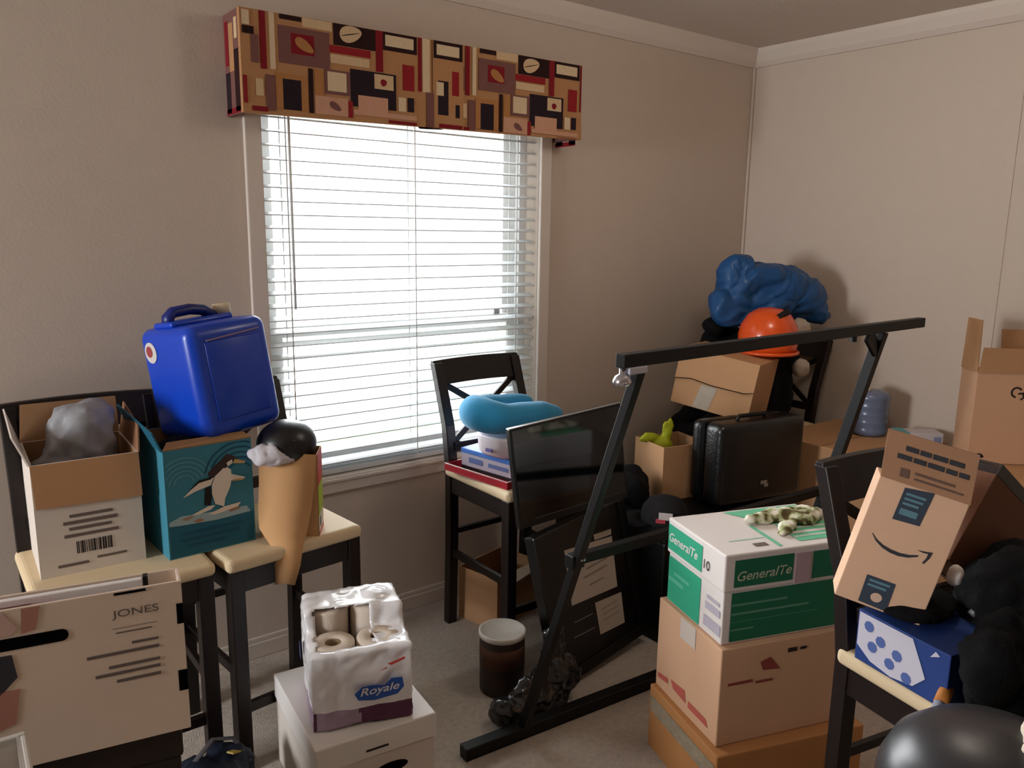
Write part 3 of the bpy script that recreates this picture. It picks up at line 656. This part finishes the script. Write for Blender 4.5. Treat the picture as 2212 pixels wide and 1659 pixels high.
# paint can, small carton, clear-black plastic bag
t = thing('paint_can', 'brown labelled paint can with pale lid on the carpet', 'paint can', (1.488, 1.965, 0))
MB().lathe([(.074, 0), (.076, .004), (.076, .195), (.074, .2)], n=40).build('can_body', mat('can_label', '#2a1b15', .4, .4, nscale=15, namt=.4), t, smooth=True)
MB().lathe([(.078, .196), (.08, .2), (.08, .212), (.074, .214), (.07, .208), (.001, .208)], n=40).build('lid', mat('can_lid', '#b9b3ab', .45, .4, nscale=22, namt=.12), t, smooth=True)
MB().lathe([(.0765, .10), (.0768, .10), (.0768, .17), (.0765, .17)], n=40).build('label_band', mat('can_band', '#4a2c1b', .5, .3, nscale=25, namt=.5), t, smooth=True)
t = thing('small_carton', 'small open brown carton under the crossed-back chair', 'box', (1.70, 2.28, 0), 14)
open_carton(t, .26, .20, .215, card_m, cardin_m)
quad_slab([(0, 0, .215), (.26, 0, .215), (.27, -.07, .235), (.0, -.08, .225)]).build('flap', mat('flap_pale', '#c9b79f', .7), t)
poly_m = mat('black_plastic_film', '#232326', .2, .6, coat=.2)
tag(blob('refuse_bag', [(1.49, 1.785, .06, .16, .035, .06), (1.57, 1.78, .10, .09, .03, .10), (1.57, 1.785, .19, .045, .022, .10), (1.37, 1.78, .05, .05, .035, .05)], poly_m, voxel=.009, amp=.018, sc=13, ridge=.026, seed=8, zmin=.002), 'crumpled shiny black plastic bag on the carpet by the metal frame foot', 'bag')

# ------------------------------------------------------------------ black metal frame
t = thing('metal_frame', 'tall black metal frame of square tube standing across the carpet', 'metal frame', (1.38, 1.71, 0))
O = Vector((1.38, 1.71, 0))
def rel(p): return Vector(p)-O
topL, topR = (1.385, 1.364, 1.218), (2.948, 1.381, 1.222)
MB().bar(rel(topL), rel(topR), .03, .034).build('top_bar', black_m, t, bevel=.002)
L1t, L1b = (1.46, 1.365, 1.20), (1.38, 1.71, .03)
L2t, L2b = (2.67, 1.38, 1.205), (2.56, 1.62, .03)
MB().bar(rel(L1b), rel(L1t), .026, .026, upv=(1, 0, 0)).build('leg', black_m, t, bevel=.002)
MB().bar(rel(L2b), rel(L2t), .036, .03, upv=(1, 0, 0)).build('leg', black_m, t, bevel=.002)
MB().bar(rel((1.17, 1.73, .02)), rel((2.75, 1.60, .02)), .04, .04).build('foot_bar', black_m, t, bevel=.003)
MB().bar(rel((1.405, 1.55, .625)), rel((2.62, 1.51, .612)), .026, .03).build('cross_bar', black_m, t, bevel=.002)
MB().box(-.012, .035, -.018, .018, .004, .044, X=Matrix.Translation(rel((1.41, 1.545, .60)))).build('bracket', black_m, t, bevel=.004)
chrome = mat('chrome', '#c8c6cc', .2, .5, metal=.9)
MB().lathe([(.001, 0), (.022, .002), (.024, .012), (.018, .024), (.008, .03), (.008, .05)], rel((1.395, 1.364, 1.155)), 20).build('caster', chrome, t, smooth=True)
MB().box(.02, .085, -.016, .016, -.036, -.016, X=Matrix.Translation(rel((1.385, 1.364, 1.218)))).build('white_clip', mat('clip_white', '#b9b8c6', .4), t, bevel=.004)
MB().lathe([(.012, 0), (.012, .02)], rel((2.48, 1.376, 1.185)), 14).build('bolt', blackp_m, t)
MB().bar(rel((2.58, 1.379, 1.20)), rel((2.655, 1.385, 1.14)), .012, .05).build('gusset', black_m, t)
MB().lathe([(.011, 0), (.011, .006), (.001, .006)], rel((1.43, 1.525, .63)), 14).build('bolt', chrome, t)

# ------------------------------------------------------------------ box stack in the middle
t = thing('copier_paper_box', 'white and green lidded paper box on top of the brown cartons', 'box', (1.588, 1.163, .478), -19.2)
W, D, H = .43, .29, .25
gr1 = mat('print_green', '#33a37f', .55, .3); gr2 = mat('print_deep_green', '#1d6a4c', .55, .3); gr3 = mat('print_pale_green', '#6fc39c', .55, .3)
pw_m = mat('paper_white', '#ded6d2', .6, .25)
body = MB().box(.005, W-.005, .005, D-.005, 0, .16).build('box_body', pw_m, t, bevel=.003)
lid = MB().box(0, W, 0, D, .148, H).build('lid', pw_m, t, bevel=.004)
decal('printed_panel', [(.028, .207, .16, .234), (.268, W-.012, .155, .232), ], FR, gr2, lid)
decal('printed_panel', [(.028, W-.02, .006, .142)], (1, .005, -1), gr2, body)
decal('printed_panel', [(.106, .285, .160, .234)], LF, gr1, lid)
decal('printed_panel', [(.112, .283, .004, .138)], (0, .005, -1), gr1, body)
tpt = topface(H)
decal('printed_panel', [[(.168, .276), (.42, .276), (.42, .20), (.25, .155)], [(.255, .15), (.418, .175), (.418, .03), (.245, .03)], [(.178, .16), (.19, .165), (.182, .015), (.17, .015)]], tpt, gr3, lid)
decal('white_stripe', [(.26, .418, .14, .146), (.255, .418, .11, .118), (.25, .418, .078, .092), (.25, .418, .055, .062)], tpt, pw_m, lid, off=.0018)
text('lettering', 'GeneralTe', .026, mat('letter_cream', '#b9bfa8', .6), lid, (.037, -.0018, .176), (1, 0, .02), (0, 0, 1), .165, shear=.25, bold=.012)
text('lettering', 'GeneralTe', .026, pw_m, lid, (-.0018, .278, .185), (0, -1, 0), (0, 0, 1), .150, shear=.25, bold=.012)
text('lettering', '10', .026, ink_m, lid, (-.0018, .096, .178), (0, -1, 0), (0, 0, 1), .028)
decal('printed_text', [(.03, .20, .105, .111), (.03, .27, .080, .086), (.03, .10, .036, .041)], (1, .005, -1), mat('ink_green', '#5f9378', .6), body, off=.0018)
decal('thin_line', [(.028, .3, .060, .0615), ], (1, .005, -1), mat('ink_green2', '#4f9a6c', .6), body, off=.0018)
decal('printed_text', [(.20, .28, .066, .078), (.17, .25, .09, .1)], (0, .005, -1), mat('ink_green3', '#57b595', .6), body, off=.0018)
decal('printed_text', [(.01, .09, .02, .05), (.015, .085, .07, .09), (.02, .08, .10, .11)], (0, .005, -1), mat('ink_lilac', '#b5aebb', .6), body, off=.0018)
decal('thin_line', [(.06, .17, .078, .081)], tpt, gr3, lid)
decal('product_code', [(.11, .15, .03, .05)], tpt, inkl_m, lid)
MB().box(.212, .258, -.003, -.001, .15, .233).build('tape', mat('tape_mauve', '#b79fa6', .35, .4), lid)
# a leaf-patterned crumpled cloth on it
camo_m = bpy.data.materials.new('leaf_print_cloth'); camo_m.use_nodes = True; nt = camo_m.node_tree
n_ = nt.nodes.new('ShaderNodeTexNoise'); n_.inputs['Scale'].default_value = 26; rp = nt.nodes.new('ShaderNodeValToRGB'); tc = nt.nodes.new('ShaderNodeTexCoord')
rp.color_ramp.elements[0].color = lin('#5a4a26'); rp.color_ramp.elements[0].position = .40; rp.color_ramp.elements[1].color = lin('#e3dccb'); rp.color_ramp.elements[1].position = .56
e_ = rp.color_ramp.elements.new(.47); e_.color = lin('#a3aa78')
nt.links.new(tc.outputs['Object'], n_.inputs['Vector']); nt.links.new(n_.outputs['Fac'], rp.inputs[0]); nt.links.new(rp.outputs[0], nt.nodes['Principled BSDF'].inputs['Base Color'])
nt.nodes['Principled BSDF'].inputs['Roughness'].default_value = .8
tag(blob('patterned_cloth', [(1.93, 1.245, .742, .13, .03, .016, -12), (2.00, 1.20, .742, .07, .045, .016, 10), (1.90, 1.19, .738, .10, .02, .010, 20)], camo_m, voxel=.007, amp=.010, sc=18, ridge=.010, seed=12, zmin=.7295), 'crumpled leaf-patterned cloth on the green paper box', 'cloth')
t = thing('brown_carton', 'plain tan carton with red print, middle of the box stack', 'box', (1.578, 1.148, .20), -18.4)
W, D, H = .44, .32, .277
body = MB().box(0, W, 0, D, 0, H).build('carton_body', card2_m, t, bevel=.003)
rp_m = mat('print_faded_red', '#b8584c', .7)
decal('red_print', [(.024, .10, .172, .180), (.11, .163, .165, .172), [(.12, .225), (.15, .235), (.185, .195), (.13, .20)]], FR, mat('print_brick', '#8f3d35', .7), body)
decal('black_print', [(.205, .235, .238, .25), (.245, .265, .24, .248)], FR, ink_m, body)
decal('red_print', [[(.308, .045), (.25, .055), (.25, .038), (.308, .03)], [(.235, .062), (.16, .07), (.152, .035), (.22, .04)], [(.14, .05), (.05, .05), (.041, .03), (.14, .03)]], LF, rp_m, body)
decal('clear_tape', [(.122, .20, .214, H-.002)], LF, mat('tape_clear', '#d5c7bd', .25, .5), body)
t = thing('taped_carton', 'orange-brown carton sealed with shiny tape, bottom of the box stack', 'box', (1.56, 1.125, 0), -19)
body = MB().box(-.01, .46, -.01, .35, 0, .20).build('carton_body', mat('cardboard_orange', '#b57f4f', .8, .2, nscale=9, namt=.08), t, bevel=.004)
decal('tape_strip', [[(.34, .17), (.0, .17), (.0, .12), (.34, .12)]], (0, -.01, -1), mat('tape_shiny', '#9b8d78', .12, .6, nscale=40, namt=.3, bump=.5), body, off=.0015)

# ------------------------------------------------------------------ near right: parcel box, diapers, clothing
t = thing('diaper_box', 'blue and white printed box on the cream chair seat', 'box', (1.528, .778, .648), -12)
W, D, H = .22, .21, .112
body = MB().box(0, W, -D, 0, 0, H).build('box_body', mat('box_blue', '#27407f', .5, .3), t, bevel=.002)
pts = [(-.004, .108), (-.004, .035), (-.04, .012), (-.09, .004), (-.14, .012), (-.165, .04), (-.15, .07), (-.13, .108)]
decal('white_print', [pts, [(-.19, .008), (-.205, .03), (-.207, .004)], [(-.17, .09), (-.19, .10), (-.18, .106)]], LF, mat('box_white', '#c5c2cf', .5, .3), body)
decal('blue_print', [[(-.03+.012*math.cos(a)-dx, .085-dz+.012*math.sin(a)) for a in [R(x) for x in range(0, 360, 45)]] for dx, dz in ((0, 0), (.03, .02), (.012, .04), (.07, .03), (.095, .065), (.055, .055))], LF, mat('box_print', '#4e639f', .5), body, off=.0018)
tag(blob('shade_filler', [(1.60, .70, .785, .10, .075, .022, -12), (1.66, .73, .78, .07, .06, .02)], soft_m, voxel=.009, amp=.008, sc=14, seed=14), 'black filler standing for the shade between the blue box and the parcel box', 'clothing')  # black mass added where the gap holds only shade
t = thing('parcel_box', 'tan parcel box with curved arrow print and open flap, propped on the chair', 'box', (1.458, .797, .804), -57.1, (-2.5, 13.8))
W, D, H = .166, .075, .267
body = MB().box(0, W, 0, D, 0, H).build('carton_body', mat('cardboard_pale', '#dfb798', .75, .25, nscale=9, namt=.04), t, bevel=.002)
flap = quad_slab([(0, 0, H), (W, 0, H), (W-.022, -.018, H+.100), (-.020, -.018, H+.097)]).build('flap', mat('cardboard_flap_shaded', '#a87f62', .8, .2, nscale=9, namt=.06), t)  # flap browner than the body: its shade is put into the colour
dk = mat('parcel_ink', '#33343a', .6)
# curved arrow
pts = []; lo_ = []
xs_ = [.024, .035, .05, .066, .083, .10, .116]
zs_ = [.150, .139, .131, .127, .126, .129, .136]
wd_ = [.0008, .002, .003, .0036, .0036, .0032, .002]
pts = [(x, z+wq) for x, z, wq in zip(xs_, zs_, wd_)]+[(x, z-wq) for x, z, wq in reversed(list(zip(xs_, zs_, wd_)))]
decal('arrow_print', [pts, [(.110, .147), (.128, .150), (.138, .1525), (.136, .138), (.130, .124), (.127, .126), (.131, .138), (.131, .1465), (.122, .1455)]], FR, dk, body)
st_m = mat('sticker_slate', '#3d4654', .5, .3); stx = mat('sticker_text', '#5f8796', .5)
decal('square_sticker', [[(.049, .259), (.102, .266), (.098, .194), (.048, .191)]], FR, st_m, body)
decal('square_sticker', [[(.043, .065), (.098, .065), (.1, .004), (.045, .006)]], FR, st_m, body)
decal('sticker_text', [(.055, .092, .246, .251), (.055, .09, .236, .241), (.055, .085, .226, .231), (.055, .088, .205, .218)], FR, stx, body, off=.0018)
decal('sticker_text', [(.05, .09, .054, .059), (.05, .086, .044, .049)], FR, stx, body, off=.0018)
decal('sticker_dot', [[(.074+.011*math.cos(a), .025+.010*math.sin(a)) for a in [R(x) for x in range(0, 360, 30)]]], FR, mat('dot_cream', '#d9b8a2', .5), body, off=.0018)
# printing on the flap, which tilts towards the camera
def fl(u, v): return (-.020*v+u*(W-.002*v), -.018*v-.0055, H+.0985*v)
fx = (Vector(fl(1, .5))-Vector(fl(0, .5))).normalized(); fz = (Vector(fl(.5, 1))-Vector(fl(.5, 0))).normalized()
for (v0, v1, words) in ((.66, .76, ((.22, .36), (.38, .50), (.52, .68), (.70, .86))), (.47, .57, ((.14, .30), (.32, .46), (.48, .66), (.68, .80), (.82, .93)))):
    b = MB()   # two lines of print too blurred to read
    for (a0, a1) in words: b.poly([fl(a0, v0), fl(a1, v0), fl(a1, v1), fl(a0, v1)])
    b.build('flap_print', dk, flap)
b = MB()
for (u0, u1, v0, v1) in ((.2, .3, .12, .3), (.36, .8, .24, .29), (.36, .9, .13, .17)): b.poly([fl(u0, v0), fl(u1, v0), fl(u1, v1), fl(u0, v1)])
b.build('flap_print', mat('ink_brown', '#6b5145', .7), flap)
t = thing('brown_box', 'dark brown box tipped on its corner at the right edge, beside the parcel', 'box', (1.744, .702, .84), -13.2, (-2.7, 38))
MB().box(0, .302, 0, .10, 0, .248).build('carton_body', mat('cardboard_umber', '#75513f', .8, .2, nscale=9, namt=.08), t, bevel=.002)
MB().box(0, .302, -.0012, .10, .222, .2492).build('dark_tape', mat('tape_dark', '#2b2422', .4), t)
MB().box(.03, .302, .02, .098, .2492, .252).build('pale_top', mat('top_pale', '#c9b3a4', .6), t)
tag(blob('paper_wad', [(1.80, .80, .985, .02, .015, .05), (1.765, .77, .93, .025, .015, .02), (1.85, .81, 1.02, .03, .012, .02)], mat('white_paper', '#d9d0c8', .7, .2), voxel=.007, amp=.010, sc=22, ridge=.012, seed=15), 'crumpled white paper wedged between the parcel and the tipped brown box', 'paper')
t = thing('black_jacket', 'black padded jacket heaped over the chair at the lower right', 'jacket', (1.70, .55, .648))
Oj = Vector((1.70, .55, .648))
blob('jacket_cloth', [(.07, .03, .12, .13, .10, .12), (.0, -.04, .05, .10, .10, .07), (.16, .07, .12, .09, .08, .11), (.10, -.04, .06, .14, .12, .09), (.16, -.08, .08, .10, .11, .12), (-.06, .03, .03, .06, .06, .05), (-.10, -.07, .0, .07, .07, .05), (-.13, -.10, -.06, .05, .05, .08), (.0, -.16, .02, .12, .07, .10), (.05, -.2, .10, .1, .08, .10), (-.08, -.17, -.06, .08, .04, .10), (-.06, -.05, .07, .07, .05, .09), (.03, -.07, .11, .10, .06, .11), (.0, -.13, .06, .12, .05, .11), (-.10, -.05, .06, .06, .04, .085), (-.14, -.045, .02, .05, .035, .075), (-.19, -.035, .10, .055, .04, .08), (-.13, -.03, .12, .06, .04, .08)], soft_m, t, voxel=.012, amp=.024, sc=9, ridge=.022, seed=16)
MB().tube([(-.11, -.10, .085), (-.06, -.085, .11), (.0, -.085, .125), (.06, -.09, .135)], .012, 8, flat=.4).build('grey_strap', mat('strap_pale', '#5a5550', .7), t, smooth=True)
MB().tube([(-.105, -.10, .085), (-.115, -.12, .055), (-.11, -.13, .04)], .014, 8, flat=.5).build('grey_strap', mat('strap_pale', '#5a5550', .7), t, smooth=True)
MB().tube([(-.05, .06, .13), (.0, .04, .165), (.05, .03, .16)], .008, 8).build('zip_edge', mat('zip_grey', '#6a6668', .4), t, smooth=True)
tag(blob('white_scrap', [(1.625, .64, .86, .016, .014, .022)], white_m, voxel=.005, amp=.006, sc=25, seed=18), 'small white scrap of plastic beside the parcel edge above the black jacket', 'scrap')
# braided cord
og = mat('cord_orange', '#b8722c', .7); gy = mat('cord_grey', '#8f93a0', .6)
t = thing('braided_cord', 'orange and grey braided cord hanging at the chair seat edge', 'cord', (1.45, .57, .65))
b = MB(); b.tube([(.055, .01, .035), (.035, .006, .03), (.015, .003, .02)], .013, 8); b.build('orange_wrap', og, t, smooth=True)
MB().tube([(.015, .003, .02), (-.005, .0, .006), (-.02, 0, -.012)], .012, 8).build('grey_wrap', gy, t, smooth=True)
MB().tube([(-.02, 0, -.012), (-.032, .004, -.03), (-.035, .01, -.05)], .013, 8).build('orange_wrap', og, t, smooth=True)
# domed bin
t = thing('domed_bin', 'black bin with a glossy domed lid, lower right corner', 'bin', (1.25, .40, 0))
MB().lathe([(.125, 0), (.13, .01), (.15, .66), (.15, .68)], n=40).build('bin_body', blackp_m, t, smooth=True)
MB().lathe([(.16, .665), (.165, .675), (.162, .70), (.145, .74), (.11, .772), (.06, .790), (.001, .796)], n=48).build('domed_lid', mat('lid_gloss', '#29282c', .36, .5), t, smooth=True)
tag(blob('tissue_scrap', [(1.245, .35, .80, .045, .02, .012, 25), (1.28, .36, .80, .03, .025, .014)], mat('tissue_cream', '#d3c6b4', .8), voxel=.006, amp=.010, sc=24, ridge=.008, seed=20, zmin=.775), 'crumpled cream tissue lying on the domed bin lid', 'tissue')

# ------------------------------------------------------------------ far right corner
t = thing('footlocker', 'black footlocker carrying the suitcase and cap', 'trunk', (2.14, 1.84, 0))
MB().box(0, .80, 0, .62, 0, .40).build('locker_body', blackp_m, t, bevel=.008)
MB().box(-.008, .808, -.008, .628, .40, .46).build('locker_lid', blackp_m, t, bevel=.008)
t = thing('suitcase', 'black hard-shell suitcase standing behind the metal frame', 'suitcase', (2.435, 1.842, .461), -10)
W, D, H = .455, .18, .345
case_m = mat('suitcase_black', '#0b0b0c', .32, .5, bump=.15, bscale=90)
body = MB().box(0, W, 0, .105, .012, H).build('front_shell', case_m, t, smooth=True, bevel=.03, seg=5)
MB().box(0, W, .113, D, .012, H-.006).build('rear_shell', case_m, t, smooth=True, bevel=.028, seg=5)
MB().box(.006, W-.006, .10, .118, .02, H-.006).build('zip_band', soft_m, t, bevel=.004)
MB().tube([(.13, .06, H-.005), (.14, .06, H+.016), (.27, .06, H+.016), (.28, .06, H-.005)], .008, 8).build('handle', blackp_m, t, smooth=True)
for x in (.05, W-.05): MB().box(x-.015, x+.015, .05, .09, 0, .012).build('foot', blackp_m, t)
decal('badge', [(.22, .255, .085, .10), (.24, .262, .072, .085)], FR, mat('badge_grey', '#8b8078', .5), body, off=.002)
t = thing('baseball_cap', 'dark baseball cap with a white and red badge on the trunk', 'cap', (2.20, 1.90, .461), 130)
MB().lathe([(.088, 0), (.09, .02), (.084, .055), (.06, .085), (.025, .098), (.001, .10)], n=32).build('crown', mat('cap_grey', '#242325', .9, .1, nscale=30, namt=.2), t, smooth=True)
vs = []; b = MB()
for i in range(13):
    a = R(-60+i*10); ca, sa = math.cos(a), math.sin(a)
    vs += [(.088*ca, .088*sa, .006), (.088*ca+.075*math.cos(a*.7), .088*sa+.02*math.sin(a), -.0+.004)]
b.add(vs, [(2*i, 2*i+1, 2*i+3, 2*i+2) for i in range(12)]); o = b.build('brim', soft_m, t, smooth=True); q = o.modifiers.new('s', 'SOLIDIFY'); q.thickness = .004
MB().box(-.03, .02, .082, .090, .035, .06).build('badge', mat('badge_white', '#c9c0bd', .7), t)
MB().box(-.005, .03, .084, .0915, .022, .036).build('red_badge', mat('badge_red', '#b03a44', .7), t)
t = thing('glove_box', 'open brown carton of lime green gloves beside the suitcase', 'box', (2.355, 2.055, .461), -12)
open_carton(t, .22, .20, .225, card_m, cardin_m)
lime_m = mat('lime_rubber', '#a5ad1f', .6, .3)
t = thing('work_glove', 'lime green glove sticking out of the open carton', 'glove', (2.45, 2.16, .62), -20)
blob('glove_cloth', [(0, 0, .03, .06, .03, .05), (-.05, 0, .075, .045, .02, .02, 10), (.03, 0, .09, .02, .018, .04), (.045, .0, .13, .016, .015, .03), (.02, 0, .115, .014, .013, .03), (-.08, .0, .07, .025, .014, .014), (.0, 0, -.03, .05, .04, .05)], lime_m, t, voxel=.007, amp=.008, sc=16, seed=21)
t = thing('duffel_bag', 'black duffel bag on the trunk under the tilted carton', 'bag', (2.62, 1.985, .461))
blob('bag_cloth', [(.10, .10, .17, .09, .10, .16), (.26, .16, .17, .13, .14, .165), (.20, .28, .16, .16, .12, .16), (.06, .2, .14, .06, .12, .13)], soft_m, t, voxel=.014, amp=.02, sc=8, seed=22, zmin=.001)
tag(blob('dark_scarf', [(2.26, 2.15, .53, .085, .09, .07), (2.24, 2.09, .52, .06, .05, .06)], soft_m, voxel=.011, amp=.02, sc=11, seed=23, zmin=.461), 'black bundled cloth on the trunk behind the television', 'clothing')
t = thing('red_bag', 'dark red box low on the carpet beside the black appliance', 'box', (2.16, 1.70, 0), -6)
MB().box(0, .17, 0, .085, 0, .30).build('box_body', mat('dark_red', '#561018', .6, .3, nscale=15, namt=.2), t, bevel=.008)
MB().box(.02, .06, -.002, 0, .08, .12).build('red_label', mat('label_red', '#9c2130', .6), t)
t = thing('tilted_carton', 'brown taped carton tipped sideways under the blue sack', 'box', (2.565, 2.218, .824), -69.8, (-2.1, 8.6))
W, D, H = .335, .30, .243
body = MB().box(0, W, 0, D, 0, H).build('carton_body', card_m, t, bevel=.003)
quad_slab([(.0, -.004, H), (W, -.004, H), (W, -.006, .115), (.16, -.006, .112), (.07, -.006, .12), (.0, -.006, .106)][::-1], .003).build('flap', card_m, t)
decal('seam_gap', [[(.0, .108), (.07, .122), (.16, .114), (.30, .117), (.335, .128), (.335, .125), (.30, .1135), (.16, .1105), (.07, .1185), (.0, .1045)]], FR, slot_m, body, off=.0085)
decal('clear_tape', [[(.118, .105), (.187, .105), (.166, .004), (.097, .004)]], FR, mat('tape_greyish', '#a89b8c', .2, .5, nscale=30, namt=.2), body)
# pile on the corner chair
tag(blob('black_bag_pile', [(3.16, 2.22, .78, .17, .17, .15), (3.09, 2.24, .98, .11, .13, .13), (3.20, 2.20, .98, .15, .14, .12), (3.07, 2.33, .92, .16, .12, .2), (2.93, 2.29, 1.12, .07, .06, .045), (3.02, 2.12, .86, .11, .10, .17), (3.14, 2.10, .80, .12, .07, .14), (3.10, 2.13, 1.02, .08, .08, .08)], soft_m, voxel=.016, amp=.025, sc=7, seed=24, zmin=.655), 'heap of black bags on the corner chair seat behind the metal frame', 'bag')
tag(blob('white_plastic_bag', [(3.24, 2.03, .935, .05, .03, .045)], mat('white_bag', '#bdb1a3', .6), voxel=.009, amp=.012, sc=16, ridge=.01, seed=25), 'small off-white plastic bag in the black pile below the metal bar', 'bag')
tag(blob('white_towel', [(3.20, 2.03, 1.115, .07, .03, .04)], mat('white_bag', '#bdb1a3', .6), voxel=.009, amp=.012, sc=16, ridge=.01, seed=27), 'off-white towel tucked under the right end of the blue sack', 'towel')
t = thing('safety_helmet', 'bright orange hard hat below the blue sack', 'helmet', (2.975, 2.04, 1.10))
oran = mat('orange_plastic', '#e0531a', .25, .5, coat=.3)
o = MB().lathe([(.118, -.075), (.125, -.04), (.128, 0), (.118, .045), (.09, .09), (.05, .115), (.001, .122)], n=40).build('shell', oran, t, smooth=True)
MB().tube([(.128*math.cos(a), .128*math.sin(a), -.07) for a in [R(x) for x in range(0, 361, 12)]], .008, 8).build('rim', oran, t, smooth=True)
MB().box(-.03, .03, -.012, .012, 0, .02, X=Matrix.Translation((-.015, -.075, .09)) @ Matrix.Rotation(R(35), 4, 'X') @ Matrix.Rotation(R(-35), 4, 'Y')).build('vent_clip', blackp_m, t, bevel=.004)
tarp_m = mat('blue_woven_plastic', '#174b80', .5, .35, nscale=10, namt=.15, coat=.1)
tag(blob('blue_sack', [(3.00, 2.24, 1.32, .09, .09, .12), (2.97, 2.24, 1.20, .12, .09, .10), (3.10, 2.20, 1.34, .16, .10, .055, -20), (3.20, 2.19, 1.29, .18, .12, .09, -20), (3.32, 2.13, 1.23, .13, .10, .10, -30), (3.40, 2.08, 1.165, .09, .09, .065), (3.15, 2.20, 1.21, .2, .11, .08, -15)], tarp_m, voxel=.009, amp=.030, sc=3.6, folds=.042, oct=1, seed=31), 'crumpled blue plastic sack piled highest in the room corner', 'sack')
# cartons by the right wall
t = thing('wide_carton', 'wide brown carton holding the water bottle against the right wall', 'box', (2.99, 1.50, 0), -2)
body = MB().box(0, .53, 0, .52, 0, .66).build('carton_body', card_m, t, bevel=.004)
decal('top_seam', [(.0, .53, .257, .262)], topface(.66), card3_m, body)
t = thing('water_bottle', 'translucent blue grey water bottle on the wide carton', 'bottle', (3.37, 1.76, .661))
wb_m = mat('bottle_blue', '#76829f', .25, .5, trans=.25)
prof_ = [(.06, 0), (.075, .008), (.078, .02)]
for i in range(4): prof_ += [(.078, .03+i*.036), (.074, .042+i*.036), (.078, .054+i*.036)]
MB().lathe(prof_+[(.078, .175), (.07, .19), (.05, .197), (.03, .2)], n=36).build('bottle_body', wb_m, t, smooth=True)
MB().lathe([(.03, .198), (.032, .2), (.032, .212), (.001, .214)], (-.03, .02, 0), 20).build('cap', mat('bottle_cap', '#c6c0b4', .5), t, smooth=True)
t = thing('tissue_box', 'white and turquoise box on the carton left of the tall open box', 'box', (3.34, 1.58, .661), -42)
MB().box(-.02, .16, 0, .09, 0, .045).build('box_body', mat('tissue_white', '#cfc6c8', .5), t, bevel=.003)
MB().box(-.022, .02, -.001, .091, .001, .046).build('turquoise_end', mat('turquoise', '#63a9b0', .5), t)
MB().box(.12, .15, -.0015, 0, .008, .03).build('blue_mark', mat('mark_blue', '#8a93b5', .5), t)
t = thing('lower_carton', 'brown carton under the tall open box by the right wall', 'box', (3.0, .86, 0), -2)
MB().box(0, .53, 0, .56, 0, .66).build('carton_body', card_m, t, bevel=.004)
t = thing('tall_open_box', 'tall open brown box with raised flaps at the right edge', 'box', (3.245, 1.285, .662), -42)
W, D, H = .27, .13, .36
body = open_carton(t, W, D, H, card2_m, cardin_m)
quad_slab([(0, -.001, H), (W, -.001, H), (W, .006, H+.09), (.012, .006, H+.095)]).build('flap', card_m, t)
quad_slab([(0, 0, H), (-.004, .0, H+.20), (-.004, D-.02, H+.20), (0, D, H)]).build('flap', card_m, t)
quad_slab([(.15, D, H), (.15, D+.03, H+.15), (W, D+.03, H+.15), (W, D, H)]).build('flap', card_m, t)
decal('swirl_print', [arc(.15, .285, .022, .5, 4.6, .007), arc(.165, .27, .015, -1.5, 2.4, .006), [(.17, .285), (.215, .295), (.215, .29), (.172, .278)], arc(.04, .02, .02, .2, 3.0, .012)], FR, ink_m, body)
